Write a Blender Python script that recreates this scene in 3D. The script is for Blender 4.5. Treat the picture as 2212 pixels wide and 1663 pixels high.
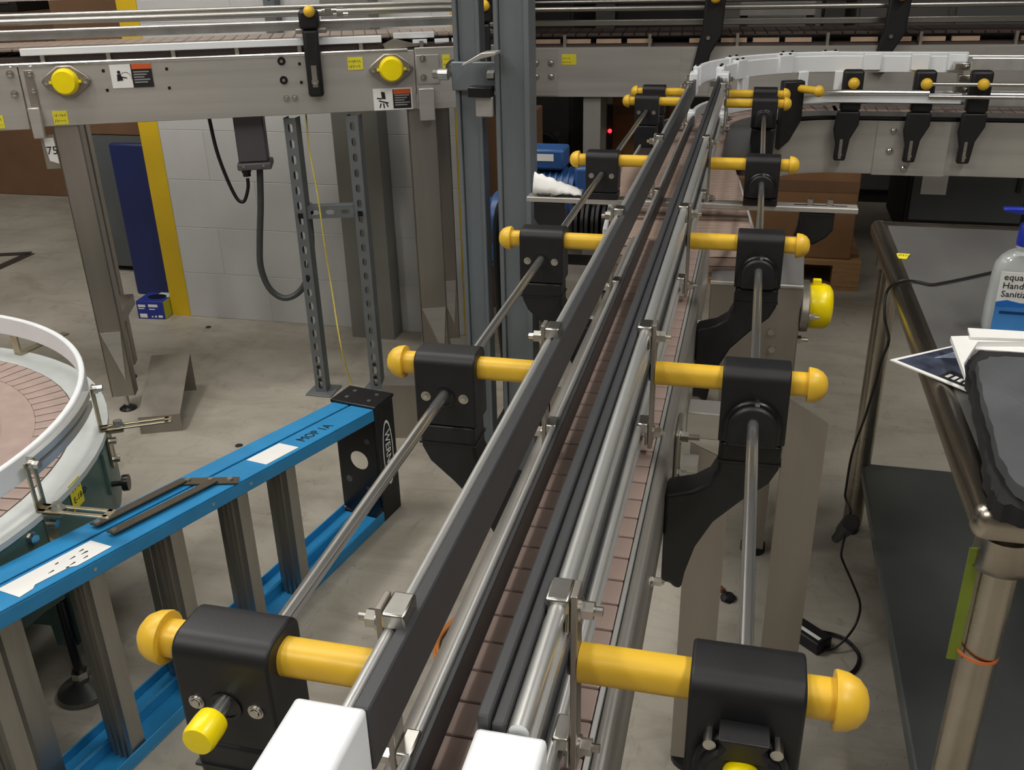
import bpy, math, random
from mathutils import Vector, Matrix
random.seed(7)
scene = bpy.context.scene
for o in list(bpy.data.objects):
    bpy.data.objects.remove(o)
COL = scene.collection

# ------------------------------------------------------------------ camera
CAMH = 1.47
PPX, PPY, FPX = 1106.0, 831.5, 2052.82
RX = Vector((0.97081872, 0.23876922, -0.02236675))      # camera right in the world
DN = Vector((0.0809316, -0.41399503, -0.90667425))      # camera down
FW = Vector((-0.22574563, 0.87840616, -0.4212381))      # camera forward
cam_data = bpy.data.cameras.new('camera')
cam = bpy.data.objects.new('camera', cam_data)
COL.objects.link(cam)
scene.camera = cam
m = Matrix.Identity(4)
for i in range(3):
    m[i][0] = RX[i]; m[i][1] = -DN[i]; m[i][2] = -FW[i]
m[2][3] = CAMH
cam.matrix_world = m
cam_data.sensor_fit = 'HORIZONTAL'
cam_data.sensor_width = 36.0
cam_data.lens = FPX / 2212.0 * 36.0
cam_data.clip_start = 0.02
cam_data.clip_end = 100

# ------------------------------------------------------------------ world, exposure
world = bpy.data.worlds.new('hall_ambient')
scene.world = world
world.use_nodes = True
world.node_tree.nodes['Background'].inputs[0].default_value = (1.0, 0.97, 0.93, 1)
world.node_tree.nodes['Background'].inputs[1].default_value = 0.12
vs = scene.view_settings
vs.view_transform = 'Standard'
vs.look = 'None'
vs.gamma = 1
vs.use_curve_mapping = False
vs.exposure = 0.0
LAMP_POWER = 36.0

def ray(u, v):
    return RX * (u - PPX) + DN * (v - PPY) + FW * FPX
def zp(u, v, z):
    d = ray(u, v); d = d * ((z - CAMH) / d.z); d.z += CAMH; return d
def yp(u, v, y):
    d = ray(u, v); d = d * (y / d.y); d.z += CAMH; return d
def xp(u, v, x):
    d = ray(u, v); d = d * (x / d.x); d.z += CAMH; return d

# ------------------------------------------------------------------ materials
MATS = {}
def lin(c):
    def f(x):
        x /= 255.0
        return x / 12.92 if x <= .04045 else ((x + .055) / 1.055) ** 2.4
    return tuple(f(x) for x in c)
def mat(name, rgb, rough=.5, metal=0.0, var=.12, scale=8.0, stretch=(1, 1, 1), bump=0.0, bscale=60.0,
        rvar=0.0, coat=0.0, trans=0.0, alpha=1.0, emit=None, spec=.5, sss=0.0):
    if name in MATS: return MATS[name]
    M = bpy.data.materials.new(name); M.use_nodes = True
    nt = M.node_tree; N = nt.nodes; L = nt.links
    P = N['Principled BSDF']
    c = lin(rgb)
    tc = N.new('ShaderNodeTexCoord'); mp = N.new('ShaderNodeMapping')
    mp.inputs['Scale'].default_value = stretch
    L.new(tc.outputs['Object'], mp.inputs['Vector'])
    nz = N.new('ShaderNodeTexNoise'); nz.inputs['Scale'].default_value = scale; nz.inputs['Detail'].default_value = 5
    L.new(mp.outputs[0], nz.inputs['Vector'])
    rp = N.new('ShaderNodeValToRGB')
    rp.color_ramp.elements[0].position = .3; rp.color_ramp.elements[1].position = .7
    rp.color_ramp.elements[0].color = tuple(x * (1 - var) for x in c) + (1,)
    rp.color_ramp.elements[1].color = tuple(min(1, x * (1 + var)) for x in c) + (1,)
    L.new(nz.outputs['Fac'], rp.inputs[0]); L.new(rp.outputs[0], P.inputs['Base Color'])
    P.inputs['Roughness'].default_value = rough
    if rvar:
        mr = N.new('ShaderNodeMapRange')
        mr.inputs['To Min'].default_value = max(0, rough - rvar); mr.inputs['To Max'].default_value = rough + rvar
        L.new(nz.outputs['Fac'], mr.inputs[0]); L.new(mr.outputs[0], P.inputs['Roughness'])
    P.inputs['Metallic'].default_value = metal
    P.inputs['Specular IOR Level'].default_value = spec
    if coat: P.inputs['Coat Weight'].default_value = coat
    if trans: P.inputs['Transmission Weight'].default_value = trans
    if sss:
        P.inputs['Subsurface Weight'].default_value = sss
        P.inputs['Subsurface Radius'].default_value = (.02, .02, .02)
    if alpha < 1: P.inputs['Alpha'].default_value = alpha
    if emit:
        P.inputs['Emission Color'].default_value = lin(emit[0]) + (1,); P.inputs['Emission Strength'].default_value = emit[1]
    if bump:
        n2 = N.new('ShaderNodeTexNoise'); n2.inputs['Scale'].default_value = bscale
        L.new(mp.outputs[0], n2.inputs['Vector'])
        b = N.new('ShaderNodeBump'); b.inputs['Strength'].default_value = bump; b.inputs['Distance'].default_value = .002
        L.new(n2.outputs['Fac'], b.inputs['Height']); L.new(b.outputs[0], P.inputs['Normal'])
    MATS[name] = M
    return M

STEEL = mat('brushed stainless', (186, 183, 178), .4, .5, .10, 5, (.25, .25, 6), rvar=.08)
STEELX = mat('brushed stainless lengthwise', (186, 183, 178), .38, .8, .12, 3, (.3, .3, 14), rvar=.09)
STEELLEG = mat('dull stainless leg', (160, 154, 146), .42, .8, .12, 4, (3, 3, .3), rvar=.08)
ROD = mat('polished steel rod', (220, 220, 219), .22, .93, .05, 30, (1, .05, 1), rvar=.06)
RODX = mat('dull steel rod', (176, 173, 168), .3, .9, .08, 20, (.05, .3, 1))
RAIL = mat('aluminium rail', (214, 215, 214), .33, .75, .12, 20, (1, .08, 1), rvar=.08)
ZINC = mat('zinc bolts', (200, 198, 192), .28, 1, .12, 60)
PALEZ = mat('yellow zinc bracket', (196, 186, 160), .38, 1, .12, 14)
STRUT = mat('grey strut paint', (112, 117, 119), .55, .35, .1, 9)
POST = mat('galvanised post', (124, 131, 136), .5, .45, .09, 7, (2, 2, .3))
BLACK = mat('black moulded plastic', (24, 24, 27), .48, 0, .2, 30, bump=.05, bscale=300)
BLACKG = mat('glossy black plastic', (20, 20, 22), .3, 0, .2, 30)
UHMW = mat('charcoal plastic strip', (62, 63, 66), .42, 0, .15, 20, (1, .1, 1))
WHITEP = mat('white plastic', (236, 239, 243), .4, 0, .03, 10, sss=.1)
YEL = mat('yellow tube plastic', (232, 188, 56), .38, 0, .06, 12)
YELCAP = mat('bright yellow cap', (250, 226, 4), .3, 0, .04, 12)
CHAIN = mat('brown chain plastic', (166, 146, 138), .5, 0, .09, 25)
CHAIND = mat('dark chain hinge', (62, 50, 46), .6, 0, .1, 25)
BELT = mat('pale brown belt', (163, 142, 130), .5, 0, .08, 18)
BLUE = mat('blue fibreglass', (40, 134, 190), .42, 0, .12, 10, bump=.03, bscale=200)
ALU = mat('aluminium step', (168, 166, 160), .42, .9, .12, 12, (3, 3, .4), rvar=.08)
BRONZE = mat('brown spreader steel', (108, 98, 84), .45, .7, .12, 14)
TEAL = mat('grey green paint', (78, 104, 98), .42, 0, .1, 7, bump=.04, bscale=80)
DECK = mat('pale grey deck', (192, 197, 196), .5, 0, .06, 14)
WHITEPAINT = mat('white painted block', (196, 196, 196), .6, 0, .05, 5, bump=.15, bscale=60)
MORTAR = mat('painted joint', (186, 186, 185), .7, 0, .05, 8)
YELPAINT = mat('yellow wall paint', (214, 178, 28), .5, 0, .1, 4)
CARD = mat('cardboard', (134, 98, 66), .75, 0, .1, 6)
CARDD = mat('brown cardboard', (112, 82, 58), .8, 0, .12, 5)
WOOD = mat('pallet wood', (160, 124, 84), .7, 0, .18, 12, (1, 8, 8))
BLUEPANEL = mat('navy blue panel', (24, 38, 92), .45, 0, .12, 4)
GREYPANEL = mat('slate grey panel', (84, 88, 90), .55, 0, .1, 5)
BLUEMOTOR = mat('blue motor enamel', (44, 84, 140), .38, 0, .12, 14)
DARKBOX = mat('dark grey enclosure', (96, 92, 96), .5, .2, .08, 8)
DARKM = mat('dark machine paint', (44, 42, 41), .55, .2, .2, 4)
DARKM2 = mat('grey machine paint', (92, 90, 88), .5, .2, .15, 4)
PALEM = mat('pale machine panel', (150, 149, 146), .5, .1, .1, 4)
PAPER = mat('white paper', (236, 236, 234), .6, 0, .02, 20)
NOTE = mat('yellow sticky note', (226, 214, 52), .6, 0, .05, 20)
INK = mat('black ink', (22, 22, 22), .6, 0, .1, 20)
ORANGE = mat('orange label print', (206, 92, 44), .5, 0, .05, 20)
LABELB = mat('black label print', (30, 30, 32), .5, 0, .05, 20)
GREYPRINT = mat('grey label print', (150, 150, 150), .5, 0, .05, 20)
ROPE = mat('yellow cord', (200, 182, 84), .6, 0, .15, 40)
ORCORD = mat('orange cable', (200, 128, 66), .5, 0, .1, 20)
CABLE = mat('black cable', (22, 22, 22), .45, 0, .1, 20)
CONDUIT = mat('grey conduit', (66, 68, 69), .45, 0, .1, 30)
TABLE = mat('scuffed stainless table', (140, 139, 138), .34, .62, .22, 5, (1, .5, 1), rvar=.12, bump=.02, bscale=14)
TABLEE = mat('rolled stainless edge', (176, 168, 156), .27, 1, .12, 8, (1, .2, 1), rvar=.08)
SHELF = mat('galvanised under-shelf', (112, 116, 117), .45, .5, .14, 4)
FOAM = mat('charcoal fabric', (76, 79, 82), .8, 0, .25, 9, bump=.6, bscale=26)
FOAMD = mat('black fabric edge', (26, 26, 28), .9, 0, .2, 12, bump=.4, bscale=60)
SANBLUE = mat('label blue', (70, 140, 210), .4, 0, .25, 10)
PUMP = mat('royal blue pump', (30, 50, 170), .35, 0, .05, 10)
GEL = mat('clear gel bottle', (228, 234, 233), .1, 0, .02, 10, trans=.55)
GREENT = mat('lime tape', (122, 140, 40), .5, 0, .1, 10)
BANDO = mat('orange rubber band', (226, 122, 70), .5, 0, .05, 10)
PHOTO1 = mat('magazine print dark', (62, 68, 84), .3, 0, .55, 34)
BOXBLUE = mat('blue carton print', (38, 52, 140), .45, 0, .06, 14)
BOXYEL = mat('yellow green carton print', (190, 196, 70), .45, 0, .06, 14)
REDL = mat('red indicator lens', (230, 20, 30), .3, 0, .02, 5, emit=((255, 30, 40), 6.0))
CEIL = mat('white deck ceiling', (190, 190, 188), .8, 0, .04, 2)
HALLW = mat('hall wall paint', (150, 147, 142), .8, 0, .06, 2)
LAMPM = mat('lamp diffuser', (255, 252, 245), .5, 0, 0, 2, emit=((255, 250, 240), 9.0))
COPPER = mat('copper stub', (150, 96, 74), .5, .5, .1, 20)

def floor_material():
    M = bpy.data.materials.new('stained concrete'); M.use_nodes = True
    nt = M.node_tree; N = nt.nodes; L = nt.links; P = N['Principled BSDF']
    tc = N.new('ShaderNodeTexCoord')
    def noise(s, d=6, rough=.6, st=(1, 1, 1), dist=0.0):
        mp = N.new('ShaderNodeMapping'); mp.inputs['Scale'].default_value = st
        L.new(tc.outputs['Object'], mp.inputs[0])
        n = N.new('ShaderNodeTexNoise'); n.inputs['Scale'].default_value = s; n.inputs['Detail'].default_value = d
        n.inputs['Roughness'].default_value = rough; n.inputs['Distortion'].default_value = dist
        L.new(mp.outputs[0], n.inputs['Vector']); return n
    def ramp(n, p0, c0, p1, c1):
        r = N.new('ShaderNodeValToRGB'); e = r.color_ramp.elements
        e[0].position = p0; e[1].position = p1; e[0].color = tuple(c0) + (1,); e[1].color = tuple(c1) + (1,)
        L.new(n.outputs['Fac'], r.inputs[0]); return r
    def mul(a, b, f=1.0):
        x = N.new('ShaderNodeMix'); x.data_type = 'RGBA'; x.blend_type = 'MULTIPLY'; x.inputs[0].default_value = f
        L.new(a.outputs[2] if a.bl_idname == 'ShaderNodeMix' else a.outputs[0], x.inputs[6]); L.new(b.outputs[0], x.inputs[7]); return x
    base = ramp(noise(1.6, 6, .6), .3, lin((150, 144, 132)), .7, lin((176, 171, 160)))
    s1 = ramp(noise(3.2, 8, .7, (1, 2.4, 1), .8), .34, (.74, .72, .68), .54, (1, 1, 1))
    s2 = ramp(noise(11, 8, .75, (1.6, .7, 1), 1.5), .30, (.66, .63, .60), .44, (1, 1, 1))
    s3 = ramp(noise(60, 3, .5), .24, (.5, .48, .47), .29, (1, 1, 1))
    x = mul(mul(mul(base, s1, .8), s2, .8), s3, .8)
    L.new(x.outputs[2], P.inputs['Base Color'])
    P.inputs['Roughness'].default_value = .55
    b = N.new('ShaderNodeBump'); b.inputs['Strength'].default_value = .12; b.inputs['Distance'].default_value = .004
    L.new(noise(40, 4).outputs['Fac'], b.inputs['Height']); L.new(b.outputs[0], P.inputs['Normal'])
    return M
FLOOR = floor_material()

# ------------------------------------------------------------------ mesh helpers
WORG = {}
class MB:
    def __init__(s, T=None):
        s.v = []; s.f = []; s.T = T
    def add(s, vs_, fs_):
        n = len(s.v)
        for p in vs_:
            p = Vector(p)
            s.v.append(s.T @ p if s.T else p)
        for f in fs_: s.f.append([i + n for i in f])
        return s
    def box(s, x0, x1, y0, y1, z0, z1):
        return s.add([(x0, y0, z0), (x1, y0, z0), (x1, y1, z0), (x0, y1, z0), (x0, y0, z1), (x1, y0, z1), (x1, y1, z1), (x0, y1, z1)],
                     [(0, 3, 2, 1), (4, 5, 6, 7), (0, 1, 5, 4), (1, 2, 6, 5), (2, 3, 7, 6), (3, 0, 4, 7)])
    def prism(s, pts, vec):
        pts = [Vector(p) for p in pts]; vec = Vector(vec); n = len(pts)
        nrm = Vector((0, 0, 0))
        for i in range(n): nrm += pts[i].cross(pts[(i + 1) % n])
        if nrm.dot(vec) > 0: pts = pts[::-1]
        return s.add(pts + [p + vec for p in pts], [list(range(n)), list(range(2 * n - 1, n - 1, -1))] +
                     [(i, i + n, (i + 1) % n + n, (i + 1) % n) for i in range(n)])
    def cyl(s, p0, p1, r, n=14, r1=None, sq=None):
        p0 = Vector(p0); p1 = Vector(p1); r1 = r if r1 is None else r1
        a = (p1 - p0).normalized()
        t = Vector((0, 0, 1)) if abs(a.z) < .9 else Vector((1, 0, 0))
        u = a.cross(t).normalized(); w = u.cross(a)
        va = []; vb = []
        for i in range(n):
            th = 2 * math.pi * (i + .5) / n
            c, q = math.cos(th), math.sin(th)
            if sq:
                k = (abs(c) ** sq + abs(q) ** sq) ** (-1 / sq); c *= k; q *= k
            d = u * c + w * q
            va.append(p0 + d * r); vb.append(p1 + d * r1)
        return s.add(va + vb, [list(range(n))[::1], list(range(2 * n - 1, n - 1, -1))] + [(i, i + n, (i + 1) % n + n, (i + 1) % n) for i in range(n)])
    def lathe(s, prof, org, axis, n=20):
        org = Vector(org); a = Vector(axis).normalized()
        t = Vector((0, 0, 1)) if abs(a.z) < .9 else Vector((1, 0, 0))
        u = a.cross(t).normalized(); w = u.cross(a)
        V = []; k = len(prof)
        for r, h in prof:
            for i in range(n):
                th = 2 * math.pi * i / n
                V.append(org + a * h + (u * math.cos(th) + w * math.sin(th)) * max(r, 1e-5))
        Fq = []
        for j in range(k - 1):
            for i in range(n):
                i2 = (i + 1) % n
                Fq.append((j * n + i, (j + 1) * n + i, (j + 1) * n + i2, j * n + i2))
        Fq.append(list(range(n))); Fq.append([(k - 1) * n + i for i in range(n - 1, -1, -1)])
        return s.add(V, Fq)
    def sweep(s, prof, path, up=(0, 0, 1), closed=False):
        path = [Vector(p) for p in path]; up = Vector(up); n = len(path); k = len(prof); V = []
        for i, p in enumerate(path):
            a = path[(i - 1) % n] if (closed or i > 0) else p
            b = path[(i + 1) % n] if (closed or i < n - 1) else p
            t = (b - a).normalized(); side = t.cross(up)
            side = side.normalized() if side.length > 1e-6 else Vector((1, 0, 0))
            w = side.cross(t).normalized()
            for x, z in prof: V.append(p + side * x + w * z)
        Fq = []
        for i in range(n if closed else n - 1):
            i2 = (i + 1) % n
            for j in range(k):
                j2 = (j + 1) % k
                Fq.append((i * k + j, i * k + j2, i2 * k + j2, i2 * k + j))
        if not closed: Fq.append(list(range(k - 1, -1, -1))); Fq.append([(n - 1) * k + j for j in range(k)])
        return s.add(V, Fq)
    def tube(s, path, r, n=8, smooth=4):
        path = [Vector(p) for p in path]
        if smooth and len(path) > 2:
            out = []
            for i in range(len(path) - 1):
                p0 = path[max(i - 1, 0)]; p1 = path[i]; p2 = path[i + 1]; p3 = path[min(i + 2, len(path) - 1)]
                for q in range(smooth):
                    t = q / smooth
                    out.append(.5 * ((2 * p1) + (p2 - p0) * t + (2 * p0 - 5 * p1 + 4 * p2 - p3) * t * t + (3 * p1 - p0 - 3 * p2 + p3) * t ** 3))
            out.append(path[-1]); path = out
        # parallel transport
        V = []; N_ = len(path); u = None
        for i, p in enumerate(path):
            t = (path[min(i + 1, N_ - 1)] - path[max(i - 1, 0)]).normalized()
            if u is None:
                g = Vector((0, 0, 1)) if abs(t.z) < .9 else Vector((1, 0, 0)); u = t.cross(g).normalized()
            else:
                u = (u - t * u.dot(t)).normalized()
            w = t.cross(u)
            for j in range(n):
                th = 2 * math.pi * j / n; V.append(p + u * math.cos(th) * r + w * math.sin(th) * r)
        Fq = []
        for i in range(N_ - 1):
            for j in range(n):
                j2 = (j + 1) % n
                Fq.append((i * n + j, i * n + j2, (i + 1) * n + j2, (i + 1) * n + j))
        Fq.append(list(range(n - 1, -1, -1))); Fq.append([(N_ - 1) * n + j for j in range(n)])
        return s.add(V, Fq)
    def hexa(s, p0, p1, r): return s.cyl(p0, p1, r, 6)
    def build(s, name, material, parent=None, bevel=0.0, smooth=35, seg=2, fix=True):
        lo = Vector([min(p[i] for p in s.v) for i in range(3)]); hi = Vector([max(p[i] for p in s.v) for i in range(3)])
        org = (lo + hi) / 2
        if parent is None: org.z = lo.z
        me = bpy.data.meshes.new(name)
        me.from_pydata([p - org for p in s.v], [], s.f)
        if fix:
            import bmesh
            b = bmesh.new(); b.from_mesh(me); bmesh.ops.recalc_face_normals(b, faces=b.faces); b.to_mesh(me); b.free()
        me.materials.append(material)
        if smooth:
            me.shade_smooth(); me.set_sharp_from_angle(angle=math.radians(smooth))
        o = bpy.data.objects.new(name, me); COL.objects.link(o)
        WORG[o.name] = org
        if parent is not None:
            o.parent = parent; o.location = org - WORG[parent.name]
        else: o.location = org
        if bevel:
            md = o.modifiers.new('edge', 'BEVEL'); md.width = bevel; md.segments = seg; md.limit_method = 'ANGLE'
            md.angle_limit = math.radians(40); md.harden_normals = False
        return o
def tag(o, label, cat, group=None, kind=None):
    if label: o['label'] = label
    if cat: o['category'] = cat
    if group: o['group'] = group
    if kind: o['kind'] = kind
    return o
def thing(name, label, cat, loc, group=None):
    o = bpy.data.objects.new(name, None); COL.objects.link(o)
    o.empty_display_size = .05
    o.location = loc; WORG[o.name] = Vector(loc)
    return tag(o, label, cat, group)
KIDS = {}
def dup(o, delta, parent=None):
    c = o.copy(); COL.objects.link(c)
    if parent is None or c.parent is o.parent:
        c.location = o.location + Vector(delta)
    WORG[c.name] = WORG[o.name] + Vector(delta)
    def rec(src, dst):
        for ch in [x for x in COL.objects if x.parent is src]:
            k = ch.copy(); COL.objects.link(k); k.parent = dst
            WORG[k.name] = WORG[ch.name] + Vector(delta)
            rec(ch, k)
    rec(o, c)
    return c
def struct(o):
    o['kind'] = 'structure'; return o
def stuff(o):
    o['kind'] = 'stuff'; return o
def text(s_, size, material, origin, xdir, ydir, parent, name='lettering', depth=.0004):
    cu = bpy.data.curves.new('t', 'FONT'); cu.body = s_; cu.size = size; cu.extrude = depth; cu.resolution_u = 2
    to = bpy.data.objects.new('t', cu); COL.objects.link(to)
    dg = bpy.context.evaluated_depsgraph_get()
    me = bpy.data.meshes.new_from_object(to.evaluated_get(dg))
    bpy.data.objects.remove(to)
    X_ = Vector(xdir).normalized(); Y_ = Vector(ydir); Y_ = (Y_ - X_ * Y_.dot(X_)).normalized(); Z_ = X_.cross(Y_)
    b = MB()
    vs_ = [Vector(origin) + X_ * v.co.x + Y_ * v.co.y + Z_ * v.co.z for v in me.vertices]
    b.add(vs_, [list(p.vertices) for p in me.polygons])
    bpy.data.meshes.remove(me)
    return b.build(name, material, parent, smooth=0, fix=False)
def quad(p0, p1, p2, p3, th, n):
    """thin plate from four corners, thickness th along n"""
    b = MB(); b.prism([p0, p1, p2, p3], Vector(n).normalized() * th); return b
def scribble(origin, xd, yd, w, h, material, parent, rows=2, seed=1):
    rnd = random.Random(seed); b = MB(); X_ = Vector(xd).normalized(); Y_ = Vector(yd).normalized(); N_ = X_.cross(Y_)
    o = Vector(origin)
    for r in range(rows):
        x = 0.0; y = h * (r + .5) / rows
        while x < w * .8:
            k = rnd.uniform(.08, .16) * w; sl = rnd.uniform(-.3, .3) * h / rows
            p = o + X_ * x + Y_ * (y - sl); q = o + X_ * (x + k * .5) + Y_ * (y + sl)
            t = (q - p).normalized().cross(N_) * w * .018
            b.prism([p - t, p + t, q + t, q - t], N_ * .0003)
            x += k * 1.1
    return b.build('handwriting', material, parent, smooth=0)

# ------------------------------------------------------------------ room shell
f = MB().box(-9, 9, -5, 13, -.1, 0).build('floor', FLOOR, smooth=0); struct(f)
c = MB().box(-9, 9, -5, 13, 4.6, 4.7).build('ceiling', CEIL, smooth=0); struct(c)
struct(MB().box(-9.1, -9, -5, 13, 0, 4.6).build('wall_left', HALLW, smooth=0))
struct(MB().box(9, 9.1, -5, 13, 0, 4.6).build('wall_right', HALLW, smooth=0))
struct(MB().box(-9, 9, 13, 13.1, 0, 4.6).build('wall_far', HALLW, smooth=0))
struct(MB().box(-9, 9, -5.1, -5, 0, 4.6).build('wall_rear', HALLW, smooth=0))
# block wall pier: Y 3.5, X -2.46..-1.06, painted corners
WX0, WX1, WY = -2.455, -1.06, 3.50
wall = struct(MB().box(WX0 + .004, WX1 - .004, WY + .0015, WY + .194, 0, 3.2).build('wall_back', MORTAR, smooth=0))
tape = struct(MB().box(WX0, WX0 + .09, WY - .001, WY + .2, 0, 3.2).build('trim_1', YELPAINT, smooth=0))
tape['label'] = 'yellow painted left corner of the white block wall'
tape2 = struct(MB().box(WX1 - .034, WX1, WY - .001, WY + .2, 0, 3.2).build('trim_2', YELPAINT, smooth=0))
tape2['label'] = 'yellow painted right corner of the white block wall'
bl, bh = .4, .2032
proto = {}
for r in range(15):
    x = WX0 + .09 - (.2 if r % 2 else 0)
    while x < WX1 - .034 - .01:
        xa = max(x, WX0 + .09); xb = min(x + bl, WX1 - .034)
        if xb - xa > .02:
            w = round(xb - xa, 3)
            g = .0008
            if w not in proto:
                b = MB().box(xa + g, xb - g, WY, WY + .19, r * bh + g, (r + 1) * bh - g).build('block', WHITEPAINT, wall, bevel=.0012, seg=1, smooth=0)
                proto[w] = (b, xa, r)
            else:
                b0, xa0, r0 = proto[w]
                dup(b0, (xa - xa0, 0, (r - r0) * bh))
        x += bl
# ceiling lamps (the light of the hall)
def lamp(x, y, power, ry=0):
    t = thing('ceiling_lamp', 'long white linear lamp hung under the ceiling', 'lamp', (x, y, 3.8), 'linear ceiling lamps')
    MB().box(x - .12, x + .12, y - .65, y + .65, 3.86, 3.92).build('housing', PALEM, t, smooth=0)
    MB().box(x - .1, x + .1, y - .62, y + .62, 3.84, 3.859).build('diffuser', LAMPM, t, smooth=0)
    for s_ in (-.5, .5): MB().cyl((x, y + s_, 3.92), (x, y + s_, 4.6), .006, 6).build('hanger', ZINC, t)
    ld = bpy.data.lights.new('lamp_light', 'AREA'); ld.shape = 'RECTANGLE'; ld.size = .3; ld.size_y = 1.3
    ld.energy = power; ld.color = (1.0, .965, .91)
    lo = bpy.data.objects.new('lamp_light', ld); COL.objects.link(lo); lo.parent = t; lo.location = (0, 0, .03)
    ld2 = bpy.data.lights.new('added_uplight', 'AREA'); ld2.shape = 'RECTANGLE'; ld2.size = .2; ld2.size_y = 1.2  # added upward light, brightens the ceiling for soft ambient and rod reflections
    ld2.energy = power * .6; ld2.color = (1.0, .965, .91)
    l2 = bpy.data.objects.new('added_uplight', ld2); COL.objects.link(l2); l2.parent = t; l2.location = (0, 0, .14); l2.rotation_euler = (math.pi, 0, 0)
for x, y, k in [(-4.6, .3, .8), (-4.6, 3.2, .4), (-2.6, -1.4, .8), (-2.4, 1.7, .95), (-1.25, -1.3, .5), (-1.2, 2.2, .35), (1.5, -1.0, .8), (1.6, 1.5, 1.05), (4.2, 3.4, .3)]:
    lamp(x, y, LAMP_POWER * k)
# ------------------------------------------------------------------ main conveyor
CX = -.145
conv = thing('chain_conveyor', 'narrow brown slat chain conveyor with twin guide rails running towards the curve', 'conveyor', (CX, 1.0, 0))
Y0, Y1 = .12, 1.95
def frame_prof(x0, x1, z0, z1):
    r = (x1 - x0) / 2; pts = [(x0, z0), (x1, z0), (x1, z1 - r)]
    for i in range(1, 6):
        a = math.pi * i / 6; pts.append(((x0 + x1) / 2 + r * math.cos(a), z1 - r + r * math.sin(a)))
    pts.append((x0, z1 - r)); return pts
def long_prism(prof, ya, yb): return MB().prism([(x, ya, z) for x, z in prof], (0, yb - ya, 0))
long_prism(frame_prof(-.0828, -.0695, .80, .901), Y0, Y1).build('side_frame', STEELX, conv)
long_prism(frame_prof(-.2390, -.2060, .80, .905), Y0, Y1).build('side_frame', STEELX, conv)
MB().box(-.0872, -.0832, Y0, Y1, .86, .9025).build('wear_strip', RAIL, conv, smooth=0)
MB().box(-.204, -.0875, Y0, Y1 - .02, .845, .8885).build('chain_bed', CHAIND, conv, smooth=0)
link = MB().box(-.2025, -.0882, Y0, Y0 + .0358, .8905, .9).build('chain_link', CHAIN, conv, bevel=.0018, seg=2, smooth=0)
n_link = int((Y1 - Y0) / .0381)
for i in range(1, n_link): dup(link, (0, .0381 * i, 0))
# hinge knuckles peeking between links
hin = MB().box(-.16, -.13, Y0 + .0358, Y0 + .0381, .8885, .8935).build('hinge_knuckle', CHAIND, conv, smooth=0)
for i in range(1, n_link): dup(hin, (0, .0381 * i, 0))
# end nose roller
MB().cyl((-.2025, Y1 - .008, .872), (-.088, Y1 - .008, .872), .026, 18).build('nose_roller', CHAIN, conv)
# legs: bent channel, slanted top
def leg(xa, xb, y, ztop, zslope, flip):
    b = MB()
    pts = [(xa, y, 0.03), (xb, y, 0.03), (xb, y, ztop - (zslope if flip else 0)), (xa, y, ztop - (0 if flip else zslope))]
    b.prism(pts, (0, .005, 0))
    b.box(xa, xa + .004, y + .005, y + .022, .03, ztop - (0 if flip else zslope) - .03); b.box(xb - .004, xb, y + .005, y + .022, .03, ztop - (zslope if flip else 0) - .03)
    return b.build('leg', STEELLEG, conv, smooth=0)
l1 = leg(.086, .150, 1.40, .815, .038, True)
l2 = leg(-.060, .008, 1.40, .72, .03, True)
for x in (.118, -.026):
    p = MB().cyl((x, 1.43, 0), (x, 1.43, .012), .035, 18); p.cyl((x, 1.43, .012), (x, 1.43, .09), .008, 10)
    p.build('levelling_foot', BLACK, conv)
MB().box(-.0695, .084, 1.407, 1.46, .725, .773).build('cross_bracket', STEEL, conv, bevel=.003)
MB().box(-.0695, -.045, 1.36, 1.40, .60, .70).build('leg_gusset', STEEL, conv, smooth=0)
lx = MB().box(-.30, -.24, 1.40, 1.405, .03, .8); lx.box(-.30, -.295, 1.40, 1.46, .03, .8)
lx.build('leg', STEELLEG, conv, smooth=0)
MB().box(-.2945, -.239, 1.407, 1.46, .74, .79).build('cross_bracket', STEEL, conv, bevel=.003)
MB().cyl((-.27, 1.43, 0), (-.27, 1.43, .012), .035, 18).cyl((-.27, 1.43, .012), (-.27, 1.43, .09), .008, 10).build('levelling_foot', BLACK, conv)
# splice plate with two bolts on the right frame
MB().box(-.0692, -.064, 1.13, 1.20, .70, .875).build('splice_plate', STEELLEG, conv, bevel=.004)
def bolt_x(x, y, z, s, parent, L=.026, r=.008, name='bolt'):
    b = MB()
    b.cyl((x, y, z), (x + s * .002, y, z), r * 1.35, 16)
    b.hexa((x + s * .002, y, z), (x + s * .011, y, z), r)
    b.cyl((x + s * .011, y, z), (x + s * L, y, z), r * .52, 10)
    return b.build(name, ZINC, parent)
for z in (.855, .795): bolt_x(-.064, 1.165, z, 1, conv)
bolt_x(-.0692, .72, .835, 1, conv, .02, .006)
bolt_x(-.0692, .86, .835, 1, conv, .014, .005)
bolt_x(-.0692, 1.62, .845, 1, conv, .03, .007)
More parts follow.
